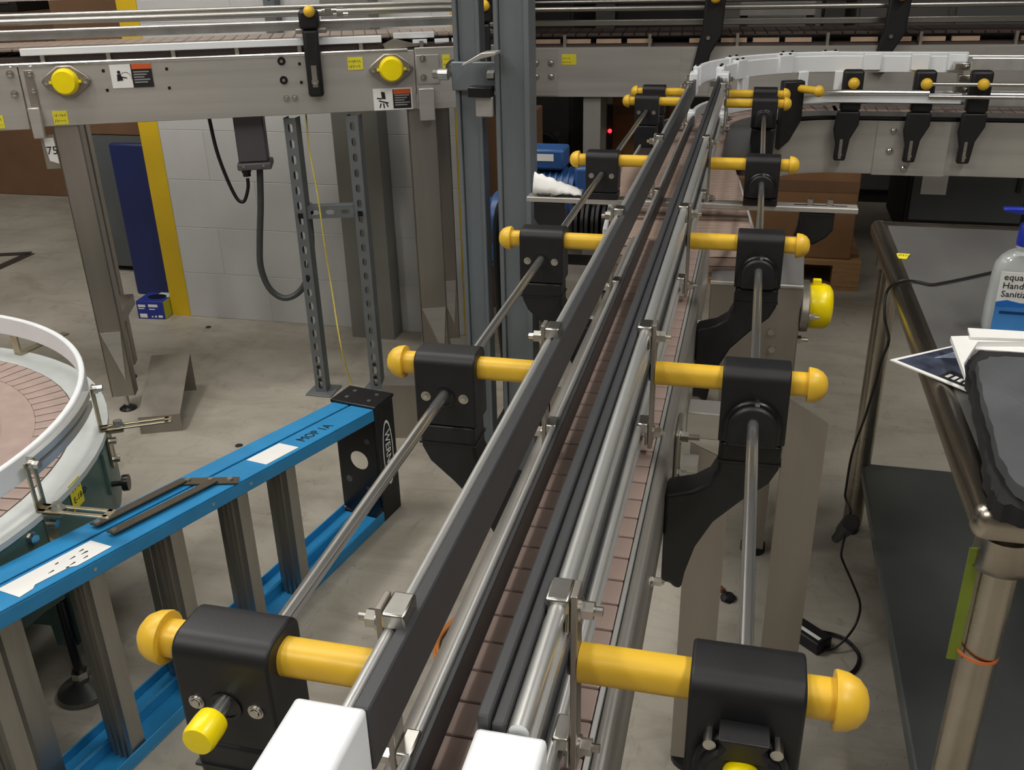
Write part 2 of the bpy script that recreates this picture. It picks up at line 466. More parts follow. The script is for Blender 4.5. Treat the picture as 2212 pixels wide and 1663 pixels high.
# guide rails
RY0, RY1 = .395, 3.27
def guide(prof_metal, bead, faces, label):
    g = MB()
    for p in prof_metal: g.prism([(x, RY0, z) for x, z in p], (0, RY1 - RY0, 0))
    for (x, z, r) in bead: g.cyl((x, RY0, z), (x, RY1, z), r, 12)
    o = g.build('guide_rail', RAIL, conv, smooth=40); o['label'] = label
    for fp in faces:
        long_prism(fp, RY0 + .0005, RY1 - .0005).build('rail_facing', UHMW, o, bevel=.0012, seg=1, smooth=0)
    return o
def rc(x0, x1, z0, z1): return [(x0, z0), (x1, z0), (x1, z1), (x0, z1)]
guide([rc(-.2095, -.2045, 1.015, 1.052), rc(-.2125, -.2095, 1.022, 1.03)], [(-.2095, 1.0545, .0042)],
      [rc(-.2042, -.194, 1.01, 1.06)], 'aluminium upper rail with charcoal plastic facing')
guide([rc(-.2065, -.1995, .917, .940), rc(-.2085, -.2065, .918, .924)], [(-.2050, .9425, .0038)],
      [rc(-.1992, -.194, .915, .947)], 'aluminium lower rail with charcoal plastic facing')
guide([rc(-.1105, -.099, 1.030, 1.058), rc(-.099, -.0962, 1.034, 1.042)], [(-.1025, 1.0615, .0062)],
      [rc(-.1276, -.1195, 1.028, 1.070), rc(-.1190, -.1108, 1.028, 1.0655)], 'aluminium upper rail with charcoal plastic facing')
guide([rc(-.1128, -.1040, .915, .936), rc(-.1040, -.1015, .915, .920)], [(-.1062, .9385, .0046)],
      [rc(-.1245, -.1132, .913, .947)], 'aluminium lower rail with charcoal plastic facing')
MB().box(-.2405, -.1945, .215, .394, 1.006, 1.0625).build('lead_in_block', WHITEP, conv, bevel=.003)
MB().box(-.1275, -.0855, .215, .394, 1.012, 1.0625).build('lead_in_block', WHITEP, conv, bevel=.003)

# guide brackets -----------------------------------------------------------
ARM_PX = [(1558, 985), (1550, 1015), (1530, 1045), (1495, 1062), (1430, 1069), (1420, 1085), (1402, 1235), (1398, 1255), (1445, 1260), (1455, 1271),
          (1470, 1273), (1478, 1240), (1500, 1185), (1540, 1130), (1600, 1085), (1660, 1048), (1682, 1018), (1692, 985)]
BYC = 1.027
ARM = [(max(yp(u, v, 1.002).x, -.0692), yp(u, v, 1.002).z) for u, v in ARM_PX]
zt = max(z for x, z in ARM)
MIR = Matrix.Translation((-.309, 0, 0)) @ Matrix.Scale(-1, 4, (1, 0, 0))
SHORT = [(-.010, .914), (-.010, .82), (.0, .80), (.05, .80), (.061, .82), (.061, .914)]
def bracket(side, y, parent, kind='arm', cap_dx=0.0):
    """black clamp bracket with yellow adjuster tube; side 1 = table side, -1 = wall side"""
    T = MIR if side < 0 else None
    ya, yb = y - .026, y + .026
    out = ARM if kind == 'arm' else SHORT
    if kind == 'flat': root = MB(T).box(-.012, .063, ya + .002, yb - .002, .922, .9375)
    else:
        out = [(x, min(z, .9385)) for x, z in out]
        out[0] = (-.009, .9385); out[-1] = (.061, .9385)
        root = MB(T).prism([(x, ya + .001, z) for x, z in out], (0, .046, 0))
    root = root.build('guide_bracket', BLACK, parent, bevel=.006 if kind != 'flat' else .002, seg=3)
    R = .015; prof = [(ya, .9395), (yb, .9395)]
    for i in range(7):
        a = math.pi / 2 * i / 6; prof.append((yb - R + R * math.cos(a), 1.031 - R + R * math.sin(a)))
    for i in range(7):
        a = math.pi / 2 + math.pi / 2 * i / 6; prof.append((ya + R + R * math.cos(a), 1.031 - R + R * math.sin(a)))
    blk = MB(T).prism([(-.012, p, q) for p, q in prof], (.075, 0, 0)).build('clamp_block', BLACK, root, bevel=.0022, seg=2, smooth=50)
    if kind == 'arm': MB(T).box(-.0105, .0615, ya - .0005, yb - .003, .913, .9155).build('joint_line', BLACKG, root, smooth=0)
    # yellow tube
    t = MB(T).cyl((-.0892, y, 1.009), (.086, y, 1.009), .0132, 24, sq=2.6)
    t.build('adjuster_tube', YEL, root, smooth=50)
    x0 = .0862
    MB(T).lathe([(.0135, x0 - .004), (.0198, x0 - .004), (.0202, x0 - .002), (.0190, x0 + .005), (.0158, x0 + .0115), (.0102, x0 + .0162), (.0045, x0 + .0178), (0.0, x0 + .018)], (0, y, 1.009), (1, 0, 0), 24).build('end_cap', YEL, root, smooth=50)
    # mounting bar + rail clamps
    MB(T).box(-.0945, -.0895, y - .010, y + .010, .912, 1.072).build('mounting_bar', STEELLEG, root, bevel=.001, smooth=0)
    for z, zl in ((1.055, 1.05), (.930, .926)):
        cl = MB(T).box(-.1115 if z > 1 else -.1075, -.0948, y - .013, y + .013, zl + .008, zl + .0205)
        cl.box(-.0985, -.0948, y - .011, y + .011, zl - .01, zl + .012)
        cl.build('rail_clamp', ZINC, root, bevel=.003, seg=2)
        b = MB(T)
        b.cyl((-.0895, y, z), (-.0875, y, z), .0085, 16); b.hexa((-.0875, y, z), (-.0795, y, z), .0068); b.cyl((-.0795, y, z), (-.0735, y, z), .0034, 10)
        b.build('clamp_nut', ZINC, root)
    bh_ = MB(T).cyl((-.0965, y, 1.009), (-.0946, y, 1.009), .010, 16).build('tube_screw', BLACKG, root)
    # face hardware
    if side < 0:
        for dx in (-.0235, .0235):
            h = MB(T).lathe([(.0062, 0), (.0062, .001), (.005, .001), (.005, .0022), (.0038, .0022), (.0038, .0014)], (.0255 + dx, ya, .978), (0, -1, 0), 14)
            h.hexa((.0255 + dx, ya - .0005, .978), (.0255 + dx, ya - .003, .978), .0034)
            h.build('block_bolt', ZINC, root)
        MB(T).lathe([(.0125, -.001), (.0125, .0015), (.0095, .0015), (.0095, .0004)], (.0255, ya, .978), (0, -1, 0), 20).build('rod_bush', BLACKG, root)
    else:
        rb_ = .0315
        for k_, (sc, dep) in enumerate(((1.0, -.009), (.86, -.017))):
            pts = [(.0255 + rb_ * sc * math.cos(math.pi * i / 14), ya, .966 + rb_ * sc * math.sin(math.pi * i / 14)) for i in range(15)]
            pts = [(.0255 + rb_ * sc, ya, .943)] + pts + [(.0255 - rb_ * sc, ya, .943)]
            MB(T).prism(pts, (0, dep, 0)).build('rod_bezel', BLACKG if k_ == 0 else BLACK, root, bevel=.0035, seg=3)
        if kind == 'arm' and y < .7:
            MB(T).prism([(.0255 - .0165, ya, 1.0025), (.0255 + .0165, ya, 1.0025), (.0255 + .0115, ya, .995), (.0255 + .0165, ya, .986), (.0255 - .0165, ya, .986), (.0255 - .0115, ya, .995)], (0, -.020, 0)).build('bezel_clip', BLACK, root, bevel=.001)
            for dx in (-.0215, .0215):
                MB(T).cyl((.0255 + dx, ya, .9895), (.0255 + dx, ya - .0125, .9895), .0044, 12).build('block_bolt', ZINC, root)
        else:
            MB(T).cyl((.0285, ya, .9945), (.0285, ya - .0115, .9945), .0028, 10).build('bezel_screw', ZINC, root)
    return root
RYS = [.520, 1.027, 1.580]; LYS = [.481, 1.002, 1.546]
r0 = bracket(1, RYS[0], conv); r1 = bracket(1, RYS[1], conv); dup(r1, (0, RYS[2] - RYS[1], 0))
q0 = bracket(-1, LYS[0], conv); [dup(q0, (0, y - LYS[0], 0)) for y in LYS[1:]]
# cross rods
def rod(x, z, ya, yb):
    o = MB().cyl((x, ya, z), (x, yb, z), .0064, 20).build('support_rod', ROD, conv, smooth=50)
    MB().lathe([(.0115, 0), (.0120, .004), (.0120, .018), (.0108, .021), (.006, .0215), (0, .0215)][::1], (x, ya + .012, z), (0, -1, 0), 22).build('rod_cap', YELCAP, o, smooth=50)
rod(-.3345, .982, .425, 3.30)
rod(.0255, .974, .468, 3.28)
# ------------------------------------------------------------------ wide belt conveyor (turned a little)
wide = thing('belt_conveyor', 'wide pale brown modular belt conveyor fed by the narrow chain conveyor', 'conveyor', (-.16, 2.3, 0))
WT = Matrix.Translation((-.137, 2.03, 0)) @ Matrix.Rotation(math.radians(5.2), 4, 'Z')
BW = .158
def rowbox(b, ya, yb, za, zb, x0=-BW, x1=BW): return b.box(x0, x1, ya, yb, za, zb)
row = MB(WT).box(-BW, BW, .16, .1835, .872, .8855).build('belt_row', BELT, wide, bevel=.0015, seg=1, smooth=0)
dirv = WT.to_3x3() @ Vector((0, 1, 0))
for i in range(1, 23): dup(row, dirv * (.025 * i))
row2 = MB(WT).box(-BW, BW, .02, .0435, .872, .8825).build('belt_row', BELT, wide, bevel=.0015, seg=1, smooth=0)
for i in range(1, 5): dup(row2, dirv * (.025 * i))
nose = MB(WT)
for i in range(7):
    a0 = math.radians(90 + i * 26); a1 = math.radians(90 + i * 26 + 23)
    nose.prism([(-BW, .02 + .045 * math.cos(a0), .8375 + .045 * math.sin(a0)), (-BW, .02 + .036 * math.cos(a0), .8375 + .036 * math.sin(a0)),
                (-BW, .02 + .036 * math.cos(a1), .8375 + .036 * math.sin(a1)), (-BW, .02 + .045 * math.cos(a1), .8375 + .045 * math.sin(a1))], (2 * BW, 0, 0))
nose.build('belt_nose', BELT, wide, smooth=0)
MB(WT).box(-BW + .004, BW - .004, .02, .73, .855, .8715).build('belt_bed', CHAIND, wide, smooth=0)
MB(WT).box(-BW - .012, -BW - .002, .03, .73, .85, .892).build('edge_strip', WHITEP, wide, bevel=.002)
MB(WT).box(BW + .002, BW + .012, .03, .73, .80, .86).build('edge_strip', WHITEP, wide, bevel=.002)
for s_ in (-1, 1):
    x0 = s_ * (BW + .013); MB(WT).box(min(x0, x0 + s_ * .006), max(x0, x0 + s_ * .006), .06, .73, .70, .846).build('side_plate', STEEL, wide, smooth=0)
# drive cover below the nose with bearing and yellow cap
cov = MB().prism([(-.064, 1.985, .55), (-.064, 1.985, .80), (-.064, 2.02, .818), (-.064, 2.02, .55)], (.191, 0, 0)).build('drive_cover', STEELLEG, wide, bevel=.003)
MB().prism([(-.064, 1.987, .806), (-.064, 1.985, .8), (-.064, 2.135, .862), (-.064, 2.135, .868)], (.191, 0, 0)).build('cover_lid', TABLE, wide, smooth=0)
MB().cyl((-.064, 1.983, .803), (.127, 1.983, .803), .005, 10).build('cover_lip', ROD, wide)
MB().box(.121, .127, 2.021, 2.30, .55, .80).build('cover_side', STEELLEG, wide, smooth=0)
bp = MB().prism([(.1275, 2.06 + .085 * math.cos(a) * (1 if abs(math.cos(a)) > .7 else .75), .735 + .055 * math.sin(a)) for a in [i * math.pi / 8 for i in range(16)]], (.018, 0, 0))
bp.build('bearing_flange', STEELLEG, wide, bevel=.003)
MB().lathe([(.048, 0), (.05, .004), (.05, .03), (.036, .049), (0, .052)], (-.40, 2.06, .735), (-1, 0, 0), 24).build('bearing_cap', YELCAP, wide, smooth=50)
MB().box(-.40, -.352, 2.0, 2.12, .69, .78).build('bearing_flange', STEELLEG, wide, smooth=0)
MB().lathe([(.048, 0), (.05, .004), (.05, .03), (.046, .042), (.036, .049), (.02, .0515), (0, .052)], (.1458, 2.06, .735), (1, 0, 0), 28).build('bearing_cap', YELCAP, wide, smooth=50)
MB().box(.150, .168, 2.054, 2.066, .783, .797).build('cap_tab', YELCAP, wide, bevel=.002)
for dy in (-.072, .072): bolt_x(.1455, 2.06 + dy, .735, 1, wide, .02, .007)
bolt_x(.127, 2.045, .66, 1, wide, .026, .009); 
bb = MB(); 
for (x, z) in ((.07, .70), (.075, .66)): bb.cyl((x, 1.985, z), (x, 1.972, z), .007, 10)
bb.build('cover_screws', ZINC, wide)
for x in (-.33, .06):
    MB().box(x, x + .05, 2.16, 2.21, .02, .70).build('leg', STEELLEG, wide, smooth=0)
    MB().cyl((x + .025, 2.185, 0), (x + .025, 2.185, .02), .032, 16).build('levelling_foot', BLACK, wide)
# slotted cross bar carrying the fourth pair of clamps
bar = MB().box(-.515, .238, 2.185, 2.225, .909, .9215).build('slotted_bar', STEEL, wide, bevel=.002); bar['label'] = 'slotted stainless bar across the belt'
MB().box(-.50, -.40, 2.202, 2.207, .9216, .9222).build('bar_slot', BLACKG, bar, smooth=0)
MB().box(.10, .215, 2.202, 2.207, .9216, .9222).build('bar_slot', BLACKG, bar, smooth=0)
for x in (-.495, -.455, .135, .178):
    MB().cyl((x, 2.204, .9222), (x, 2.204, .924), .008, 12).hexa((x, 2.204, .924), (x, 2.204, .936), .006).build('bar_bolt', ZINC, bar)
for s_, k in ((1, None), (-1, MIR)):
    b = MB(k).prism([(.115, 2.19, .9085), (.19, 2.19, .9085), (.19, 2.19, .868), (.178, 2.19, .852), (.150, 2.19, .832), (.105, 2.19, .845), (.112, 2.19, .87)], (0, .03, 0))
    b.build('hanging_arm', BLACK, wide, bevel=.005, seg=3)
bracket(1, 2.204, wide, 'flat'); bracket(-1, 2.206, wide, 'flat')
# blue gear motor on the wall side
mot = thing('gear_motor', 'blue electric gear motor with ribbed body beside the belt conveyor', 'motor', (-.63, 2.75, .56))
MY = 2.78
MB().cyl((-.50, MY, .775), (-.70, MY, .775), .085, 28).build('motor_body', BLUEMOTOR, mot, smooth=50)
rb = MB()
for i in range(9): rb.cyl((-.515 - i * .018, MY, .775), (-.521 - i * .018, MY, .775), .091, 28)
rb.build('cooling_ribs', BLUEMOTOR, mot, smooth=50)
MB().box(-.645, -.53, MY - .05, MY + .05, .865, .925).build('terminal_box', BLUEMOTOR, mot, bevel=.008)
MB().box(-.62, -.56, MY - .0512, MY - .05, .892, .912).build('name_plate', PAPER, mot, smooth=0)
MB().lathe([(.082, 0), (.085, .01), (.085, .05), (.07, .062), (0, .062)], (-.70, MY, .70), (-1, 0, 0), 28).build('fan_cowl', BLUEMOTOR, mot, smooth=50)
MB().box(-.50, -.40, MY - .06, MY + .06, .70, .88).build('gear_case', BLUEMOTOR, mot, bevel=.012)
MB().cyl((-.40, MY, .79), (-.352, MY, .79), .02, 16).build('output_shaft', ZINC, mot)
MB().box(-.805, -.69, MY - .06, MY + .06, .575, .755).build('drive_box', BLUEMOTOR, mot, bevel=.01)
MB().box(-.76, -.44, MY - .06, MY + .08, .54, .575).build('motor_base', DARKM, mot, bevel=.004)
MB().box(-.74, -.70, MY - .02, MY + .04, .02, .54).box(-.50, -.46, MY - .02, MY + .04, .02, .54).build('stand', DARKM, mot, smooth=0)
MB().box(-.76, -.44, MY - .06, MY + .08, 0, .02).build('stand_foot', DARKM, mot, smooth=0)
cg = MB().tube([(-.69, MY - .10, .80), (-.71, MY - .12, .76), (-.72, MY - .12, .66), (-.72, MY - .10, .40), (-.71, MY - .04, .06)], .012, 10).build('motor_cable', CABLE, mot)
MB().cyl((-.69, MY - .10, .80), (-.68, MY - .08, .83), .016, 12).build('cable_gland', ZINC, mot)
bl_ = MB()
for i in range(7): bl_.cyl((-.455 + i * .014, 2.47, .79), (-.447 + i * .014, 2.47, .79), .062 if i % 2 else .05, 20)
bl_.build('bellows', BLACK, mot)
MB().box(-.46, -.36, 2.52, 2.72, .74, .78).build('bellows_bracket', DARKM, mot, smooth=0)
for z in (.50, .44): MB().cyl((-.48, 2.46, z), (-.36, 2.46, z), .024, 16).build('pale_tube', DECK, mot)
MB().box(-.50, -.475, 2.44, 2.75, .40, .54).build('tube_bracket', DARKM, mot, smooth=0)
# crumpled white cloth lying over the motor terminal end of the slotted bar
cl = MB(); rnd = random.Random(5); nx, ny = 14, 7; V = []
for j in range(ny):
    for i in range(nx):
        u = i / (nx - 1); w = j / (ny - 1)
        wd = math.sin(math.pi * min(1, u * 1.05)) ** .6
        V.append((-.500 + .118 * u, 2.189 + .030 * w, .9255 + .026 * math.sin(math.pi * w) * (1.1 - .9 * u) + .030 * (1 - u) * w + rnd.uniform(0, .006)))
cl.add(V, [(j * nx + i, j * nx + i + 1, (j + 1) * nx + i + 1, (j + 1) * nx + i) for j in range(ny - 1) for i in range(nx - 1)])
clo = cl.build('cloth', PAPER); clo.modifiers.new('thick', 'SOLIDIFY').thickness = .003
tag(clo, 'crumpled white cloth lying on the slotted bar near the blue motor', 'cloth')

# ------------------------------------------------------------------ curve conveyor
CC = Vector((.30, 3.35, 0))
curve = thing('curve_conveyor', 'stainless conveyor curving away to the right with white plastic guide rails', 'conveyor', (.1, 3.5, 0))
def path(R, z, y0=2.78, x1=1.5, n=22):
    p = [Vector((CC.x - R, y0, z)), Vector((CC.x - R, (y0 + CC.y) / 2, z))]
    for i in range(n + 1):
        a = math.pi - math.pi / 2 * i / n
        p.append(Vector((CC.x + R * math.cos(a), CC.y + R * math.sin(a), z)))
    p += [Vector(((CC.x + x1) / 2, CC.y + R, z)), Vector((x1, CC.y + R, z))]
    return p
def rect(w, h): return [(-w / 2, -h / 2), (w / 2, -h / 2), (w / 2, h / 2), (-w / 2, h / 2)]
MB().sweep(rect(.006, .185), path(.270, .785)).build('side_skirt', STEEL, curve, smooth=30)
MB().sweep(rect(.006, .185), path(.650, .785)).build('side_skirt', STEEL, curve, smooth=30)
MB().sweep(rect(.372, .012), path(.460, .862)).build('bed', CHAIND, curve)
MB().sweep(rect(.105, .012), path(.330, .886)).build('inner_wear_strip', BLACKG, curve)
# curved belt links
k = 0
for i in range(64):
    if i < 14: ya = 2.80 + i * .039; T = Matrix.Translation((CC.x - .46, ya, 0)); 
    elif i < 33:
        a = math.pi - (i - 14 + .5) * (math.pi / 2) / 19
        T = Matrix.Translation((CC.x + .46 * math.cos(a), CC.y + .46 * math.sin(a), 0)) @ Matrix.Rotation(a - math.pi, 4, 'Z')
    else: T = Matrix.Translation((CC.x + (i - 33) * .039, CC.y + .46, 0)) @ Matrix.Rotation(-math.pi / 2, 4, 'Z')
    MB(T).box(-.128, .110, -.0178, .0178, .868, .8785).build('belt_link', CHAIN, curve, smooth=0)
# white guide rails: upper and lower, outer and inner
def wrail(R, z, h, w, x1, y0=3.275):
    p = path(R, z, y0, x1)
    return MB().sweep(rect(w, h), p).build('white_guide_rail', WHITEP, curve, bevel=.003, smooth=40)
wrail(.500, 1.052, .064, .014, .72); wrail(.424, 1.050, .058, .014, .70)
wrail(.500, .932, .034, .016, .72)
def spiral(z):
    p = [Vector((CC.x - .424, 3.275, z))]
    for i in range(23):
        a = math.pi - math.pi / 2 * i / 22; q = min(1, i / 15); q = q * q * (3 - 2 * q); R = .424 - .222 * q
        p.append(Vector((CC.x + R * math.cos(a), CC.y + R * math.sin(a), z + .030 * q)))
    p += [Vector((.45, CC.y + .202, z + .03)), Vector((.665, CC.y + .202, z + .03))]
    return p
MB().sweep(rect(.016, .032), spiral(.934)).build('white_guide_rail', WHITEP, curve, bevel=.003, smooth=40)
# splice blocks on the upper rails
def on_arc(R, deg, z): a = math.radians(180 - deg); return Vector((CC.x + R * math.cos(a), CC.y + R * math.sin(a), z)), a
for R, degs in ((.500, (4, 38, 66, 84)), (.424, (4, 30, 60))):
    for d in degs:
        p, a = on_arc(R, d, 1.052); T = Matrix.Translation(p) @ Matrix.Rotation(a, 4, 'Z')
        sp = MB(T).box(-.013, .013, -.03, .03, -.03, .034).build('rail_splice', WHITEP, curve, bevel=.003)
        for q in (-.018, .018): MB(T).cyl((0, q, .034), (0, q, .039), .005, 8).build('splice_screw', BLACKG, sp)
for x in (.36, .52, .64):
    MB().box(x, x + .06, 3.756, 3.79, 1.03, 1.086).build('rail_splice', WHITEP, curve, bevel=.003)
for (R, d) in ((.424, 34), (.424, 70), (.424, 88)):
    p, a = on_arc(R, d, .99); T = Matrix.Translation(p) @ Matrix.Rotation(a, 4, 'Z')
    MB(T).box(-.012, .012, -.018, .018, -.045, .036).build('rail_link_block', WHITEP, curve, bevel=.002)
# white pieces closing the straight rails
for x0 in (-.2125, -.1285):
    for z0, z1 in ((1.008, 1.078), (.908, .956)):
        MB().box(x0 - .004, x0 + .036 if x0 > -.15 else x0 + .022, 3.235, 3.31, z0, z1).build('rail_joint_block', WHITEP, curve, bevel=.003)
        MB().hexa((x0 - .004, 3.26, (z0 + z1) / 2), (x0 - .022, 3.26, (z0 + z1) / 2), .008).build('joint_bolt', ZINC, curve)
# steel rails on the straight run
for y, z in ((3.85, 1.05), (3.774, 1.05), (3.85, .93), (3.774, .93)):
    MB().box(.72, 1.5, y - .008, y + .008, z - .018, z + .018).cyl((.72, y, z + .018), (1.5, y, z + .018), .006, 10).build('steel_guide_rail', RAIL, curve)
for z in (1.012, .972): MB().cyl((.56, 3.54, z), (1.5, 3.54, z), .0064, 14).build('support_rod', RODX, curve)
MB().tube([(.07, 3.42, .985), (.17, 3.50, .985), (.30, 3.535, .985), (.56, 3.54, .985)], .008, 10).build('support_rod', ROD, curve)
cmp_ = MB()
for i, (x, z) in enumerate(((.68, 1.05), (.70, 1.01), (.69, .975), (.665, .945))):
    cmp_.box(x - .025, x + .025, 3.70, 3.75, z - .012, z + .012); cmp_.cyl((x + .012, 3.70, z), (x + .012, 3.68, z), .008, 10)
cmp_.build('rail_clamps', ZINC, curve, bevel=.002)
# skirt plates and bolts on the straight run
MB().box(.42, .66, 3.612, 3.6165, .69, .878).build('joint_plate', STEEL, curve, smooth=0)
def bolt_y(x, y, z, parent, r=.009): 
    return MB().lathe([(r * 1.5, 0), (r * 1.5, .002), (r, .002), (r, .006), (r * .6, .009), (0, .009)], (x, y, z), (0, -1, 0), 12).build('bolt', ZINC, parent)
for x, z in ((.475, .845), (.535, .845), (.47, .775), (.53, .775), (.525, .715)): bolt_y(x, 3.612, z, curve)
# near-side brackets of the curve: arm, block, yellow tube end towards the viewer
def cbracket(px, y, ztop=1.052):
    c0 = yp(px, 180, y); x = c0.x
    a = MB().prism([(x - .040, y, .915), (x + .036, y, .915), (x + .036, y, .87), (x + .012, y, .82), (x + .004, y, .745), (x - .036, y, .745), (x - .034, y, .80), (x - .046, y, .85)], (0, .032, 0))
    r = a.build('guide_bracket', BLACK, curve, bevel=.006, seg=3)
    MB().box(x - .034, x + .034, y - .004, y + .045, .916, ztop).build('clamp_block', BLACK, r, bevel=.010, seg=3)
    MB().cyl((x, y - .03, 1.013), (x, y + .20, 1.013), .0125, 18).build('adjuster_tube', YEL, r)
    MB().lathe([(.015, 0), (.019, 0), (.0185, .007), (.0145, .014), (.008, .018), (0, .0185)], (x, y - .028, 1.013), (0, -1, 0), 20).build('end_cap', YEL, r, smooth=50)
    MB().box(x - .021, x - .011, y - .0012, y, .752, .82).build('arm_slot', ZINC, r, smooth=0)
    MB().cyl((x - .016, y - .001, .768), (x - .016, y - .008, .768), .007, 10).build('arm_bolt', ZINC, r)
    return r
for px in (1843, 1999, 2121): cbracket(px, 3.566)
# two brackets on the lead-in (fifth and sixth pair)
for s_ in (1, -1):
    for y in ((3.09, 3.285) if s_ > 0 else (3.108, 3.315)):
        b = bracket(s_, y, curve, 'short')
# large dark arm and yellow tubes of the inner curve
b = MB().prism([(.085, 3.43, 1.03), (.155, 3.46, 1.03), (.155, 3.46, .90), (.12, 3.45, .83), (.085, 3.43, .80)], (-.012, .04, 0)).build('guide_bracket', BLACK, curve, bevel=.005)
MB().cyl((.10, 3.50, 1.005), (.195, 3.40, 1.005), .0125, 16).build('adjuster_tube', YEL, b)
MB().lathe([(.015, 0), (.019, 0), (.0185, .007), (.0145, .014), (.008, .018), (0, .0185)], (.195, 3.40, 1.005), (.69, -.72, 0), 18).build('end_cap', YEL, b, smooth=50)
for x, y in ((-.30, 3.0), (1.42, 3.9), (1.42, 3.66), (-.02, 3.0)):
    MB().box(x - .025, x + .025, y - .025, y + .025, .02, .70).build('leg', STEELLEG, curve, smooth=0)
    MB().cyl((x, y, 0), (x, y, .02), .035, 14).build('levelling_foot', BLACK, curve)

# ------------------------------------------------------------------ far conveyor behind the curve
far = thing('far_conveyor', 'long stainless conveyor running behind the white curved rails', 'conveyor', (.3, 4.4, 0))
FT = Matrix.Translation((-1.02, 4.19, 0)) @ Matrix.Rotation(math.radians(4.2), 4, 'Z')
FL = 3.2
MB(FT).box(0, FL, 0, .006, .86, 1.062).box(0, FL, .006, .03, 1.054, 1.062).build('side_plate', STEEL, far, smooth=0)
MB(FT).box(0, FL, .40, .406, .86, 1.062).build('side_plate', STEEL, far, smooth=0)
for x0, w in ((.02, .157), (.70, .12), (1.9, .2)): MB(FT).box(x0, x0 + w, -.004, 0, .865, 1.058).build('joint_plate', STEEL, far, smooth=0)
for x in (.085, .15):
    for z in (1.0, .945):
        MB(FT).lathe([(.015, 0), (.015, .002), (.010, .002), (.010, .006), (.006, .009), (0, .009)], (x, -.004, z), (0, -1, 0), 12).build('bolt', ZINC, far)
MB(FT).box(0, FL, .03, .39, 1.06, 1.072).build('bed', CHAIND, far, smooth=0)
lk = MB(FT).box(0, .046, .06, .36, 1.1, 1.112).build('belt_link', CHAIND, far, bevel=.002, seg=1, smooth=0)
fdir = FT.to_3x3() @ Vector((1, 0, 0))
for i in range(1, 62): dup(lk, fdir * (.05 * i))
for i in range(24):
    if i % 5 == 4: continue
    MB(FT).box(.08 + i * .13, .08 + i * .13 + .105, .035, .05, 1.075, 1.092).build('wear_block', mat('worn white block', (176, 150, 128), .5), far, smooth=0)
for i in range(9): MB(FT).box(.2 + i * .36, .212 + i * .36, .012, .03, 1.062, 1.112).build('strip_post', STEELLEG, far, smooth=0)
zr = yp(1300, 18, 4.30).z; zg = yp(1300, 49, 4.34).z
for y, z, r in ((.05, zr, .011), (.34, zr + .012, .009)):
    MB(FT).cyl((0, y, z), (FL, y, z), r, 12).build('support_rod', RODX, far)
MB(FT).box(0, FL, .09, .11, zg - .012, zg + .014).build('steel_guide_rail', RODX, far, bevel=.004)
for x in (.775, 1.49, 2.15):
    a = MB(FT).prism([(x - .03, -.035, .965), (x + .025, -.035, .955), (x + .045, -.035, 1.04), (x + .085, -.035, 1.11), (x + .095, -.035, 1.30), (x + .012, -.035, 1.30), (x + .005, -.035, 1.13), (x - .01, -.035, 1.06)], (0, .034, 0))
    r = a.build('guide_bracket', BLACK, far, bevel=.006, seg=2)
    MB(FT).cyl((x + .05, -.06, 1.253), (x + .05, .10, 1.253), .0125, 14).build('adjuster_tube', YEL, r)
    MB(FT).lathe([(.015, 0), (.021, 0), (.020, .008), (.0155, .016), (.008, .02), (0, .021)], (x + .05, -.06, 1.253), (0, -1, 0), 18).build('end_cap', YEL, r, smooth=50)
    MB(FT).cyl((x + .03, -.036, 1.10), (x + .03, -.042, 1.10), .008, 8).build('arm_bolt', ZINC, r)
p0 = FT @ Vector((.155, -.0015, 1.015))
nt = MB(FT).box(.195, .258, -.0012, 0, .993, 1.036).build('sticky_note', NOTE); 
tag(nt, 'yellow sticky note on the far conveyor beside four bolts', 'note')
scribble(FT @ Vector((.199, -.0014, .996)), fdir, (0, 0, 1), .042, .03, INK, nt, 2, 4)
# warning label on the far side plate
wl = MB(FT).box(2.40, 2.52, -.0012, 0, 1.0, 1.045).build('warning_label', PAPER); tag(wl, 'small warning label on the far conveyor behind the white rails', 'label')
MB(FT).box(2.47, 2.52, -.0020, -.0012, 1.0, 1.045).build('label_text_panel', LABELB, wl, smooth=0)
MB(FT).box(2.47, 2.52, -.0026, -.0020, 1.03, 1.045).build('label_header', ORANGE, wl, smooth=0)
MB(FT).prism([(2.415, -.0020, 1.005), (2.422, -.0020, 1.003), (2.455, -.0020, 1.035), (2.448, -.0020, 1.04)], (0, .0008, 0)).build('pictogram', INK, wl, smooth=0)
for x in (.288, 3.05):
    for y in (.02, .36):
        MB(FT).box(x, x + .075, y, y + .05, .02, .86).build('leg', PALEM, far, smooth=0)
        MB(FT).cyl((x + .025, y + .025, 0), (x + .025, y + .025, .02), .035, 12).build('levelling_foot', BLACK, far)
# ------------------------------------------------------------------ left conveyor (turned 22.9 degrees)
A0 = Vector((-2.19, 2.53)); ANG = math.radians(22.917)
BT = Matrix.Translation((A0.x, A0.y, 0)) @ Matrix.Rotation(ANG, 4, 'Z')
bd = Vector((math.cos(ANG), math.sin(ANG), 0)); bn = Vector((-math.sin(ANG), math.cos(ANG), 0))
def bp_(u, v, off=0.0):
    r = ray(u, v); A3 = Vector((A0.x, A0.y, 0))
    t = (bn.dot(A3) + off) / (bn.x * r.x + bn.y * r.y); p = r * t
    return (p.x - A0.x) * bd.x + (p.y - A0.y) * bd.y, p.z + CAMH
lc = thing('stainless_conveyor', 'stainless conveyor with yellow bearing caps crossing in front of the white block wall', 'conveyor', (-1.6, 2.9, 0))
ZB, ZT = .990, 1.172
def bbox(b, s0, s1, o0, o1, z0, z1): return b.box(s0, s1, o0, o1, z0, z1)
MB(BT).box(.034, 1.22, 0, .006, ZB, ZT).build('side_plate', STEEL, lc, bevel=.002)
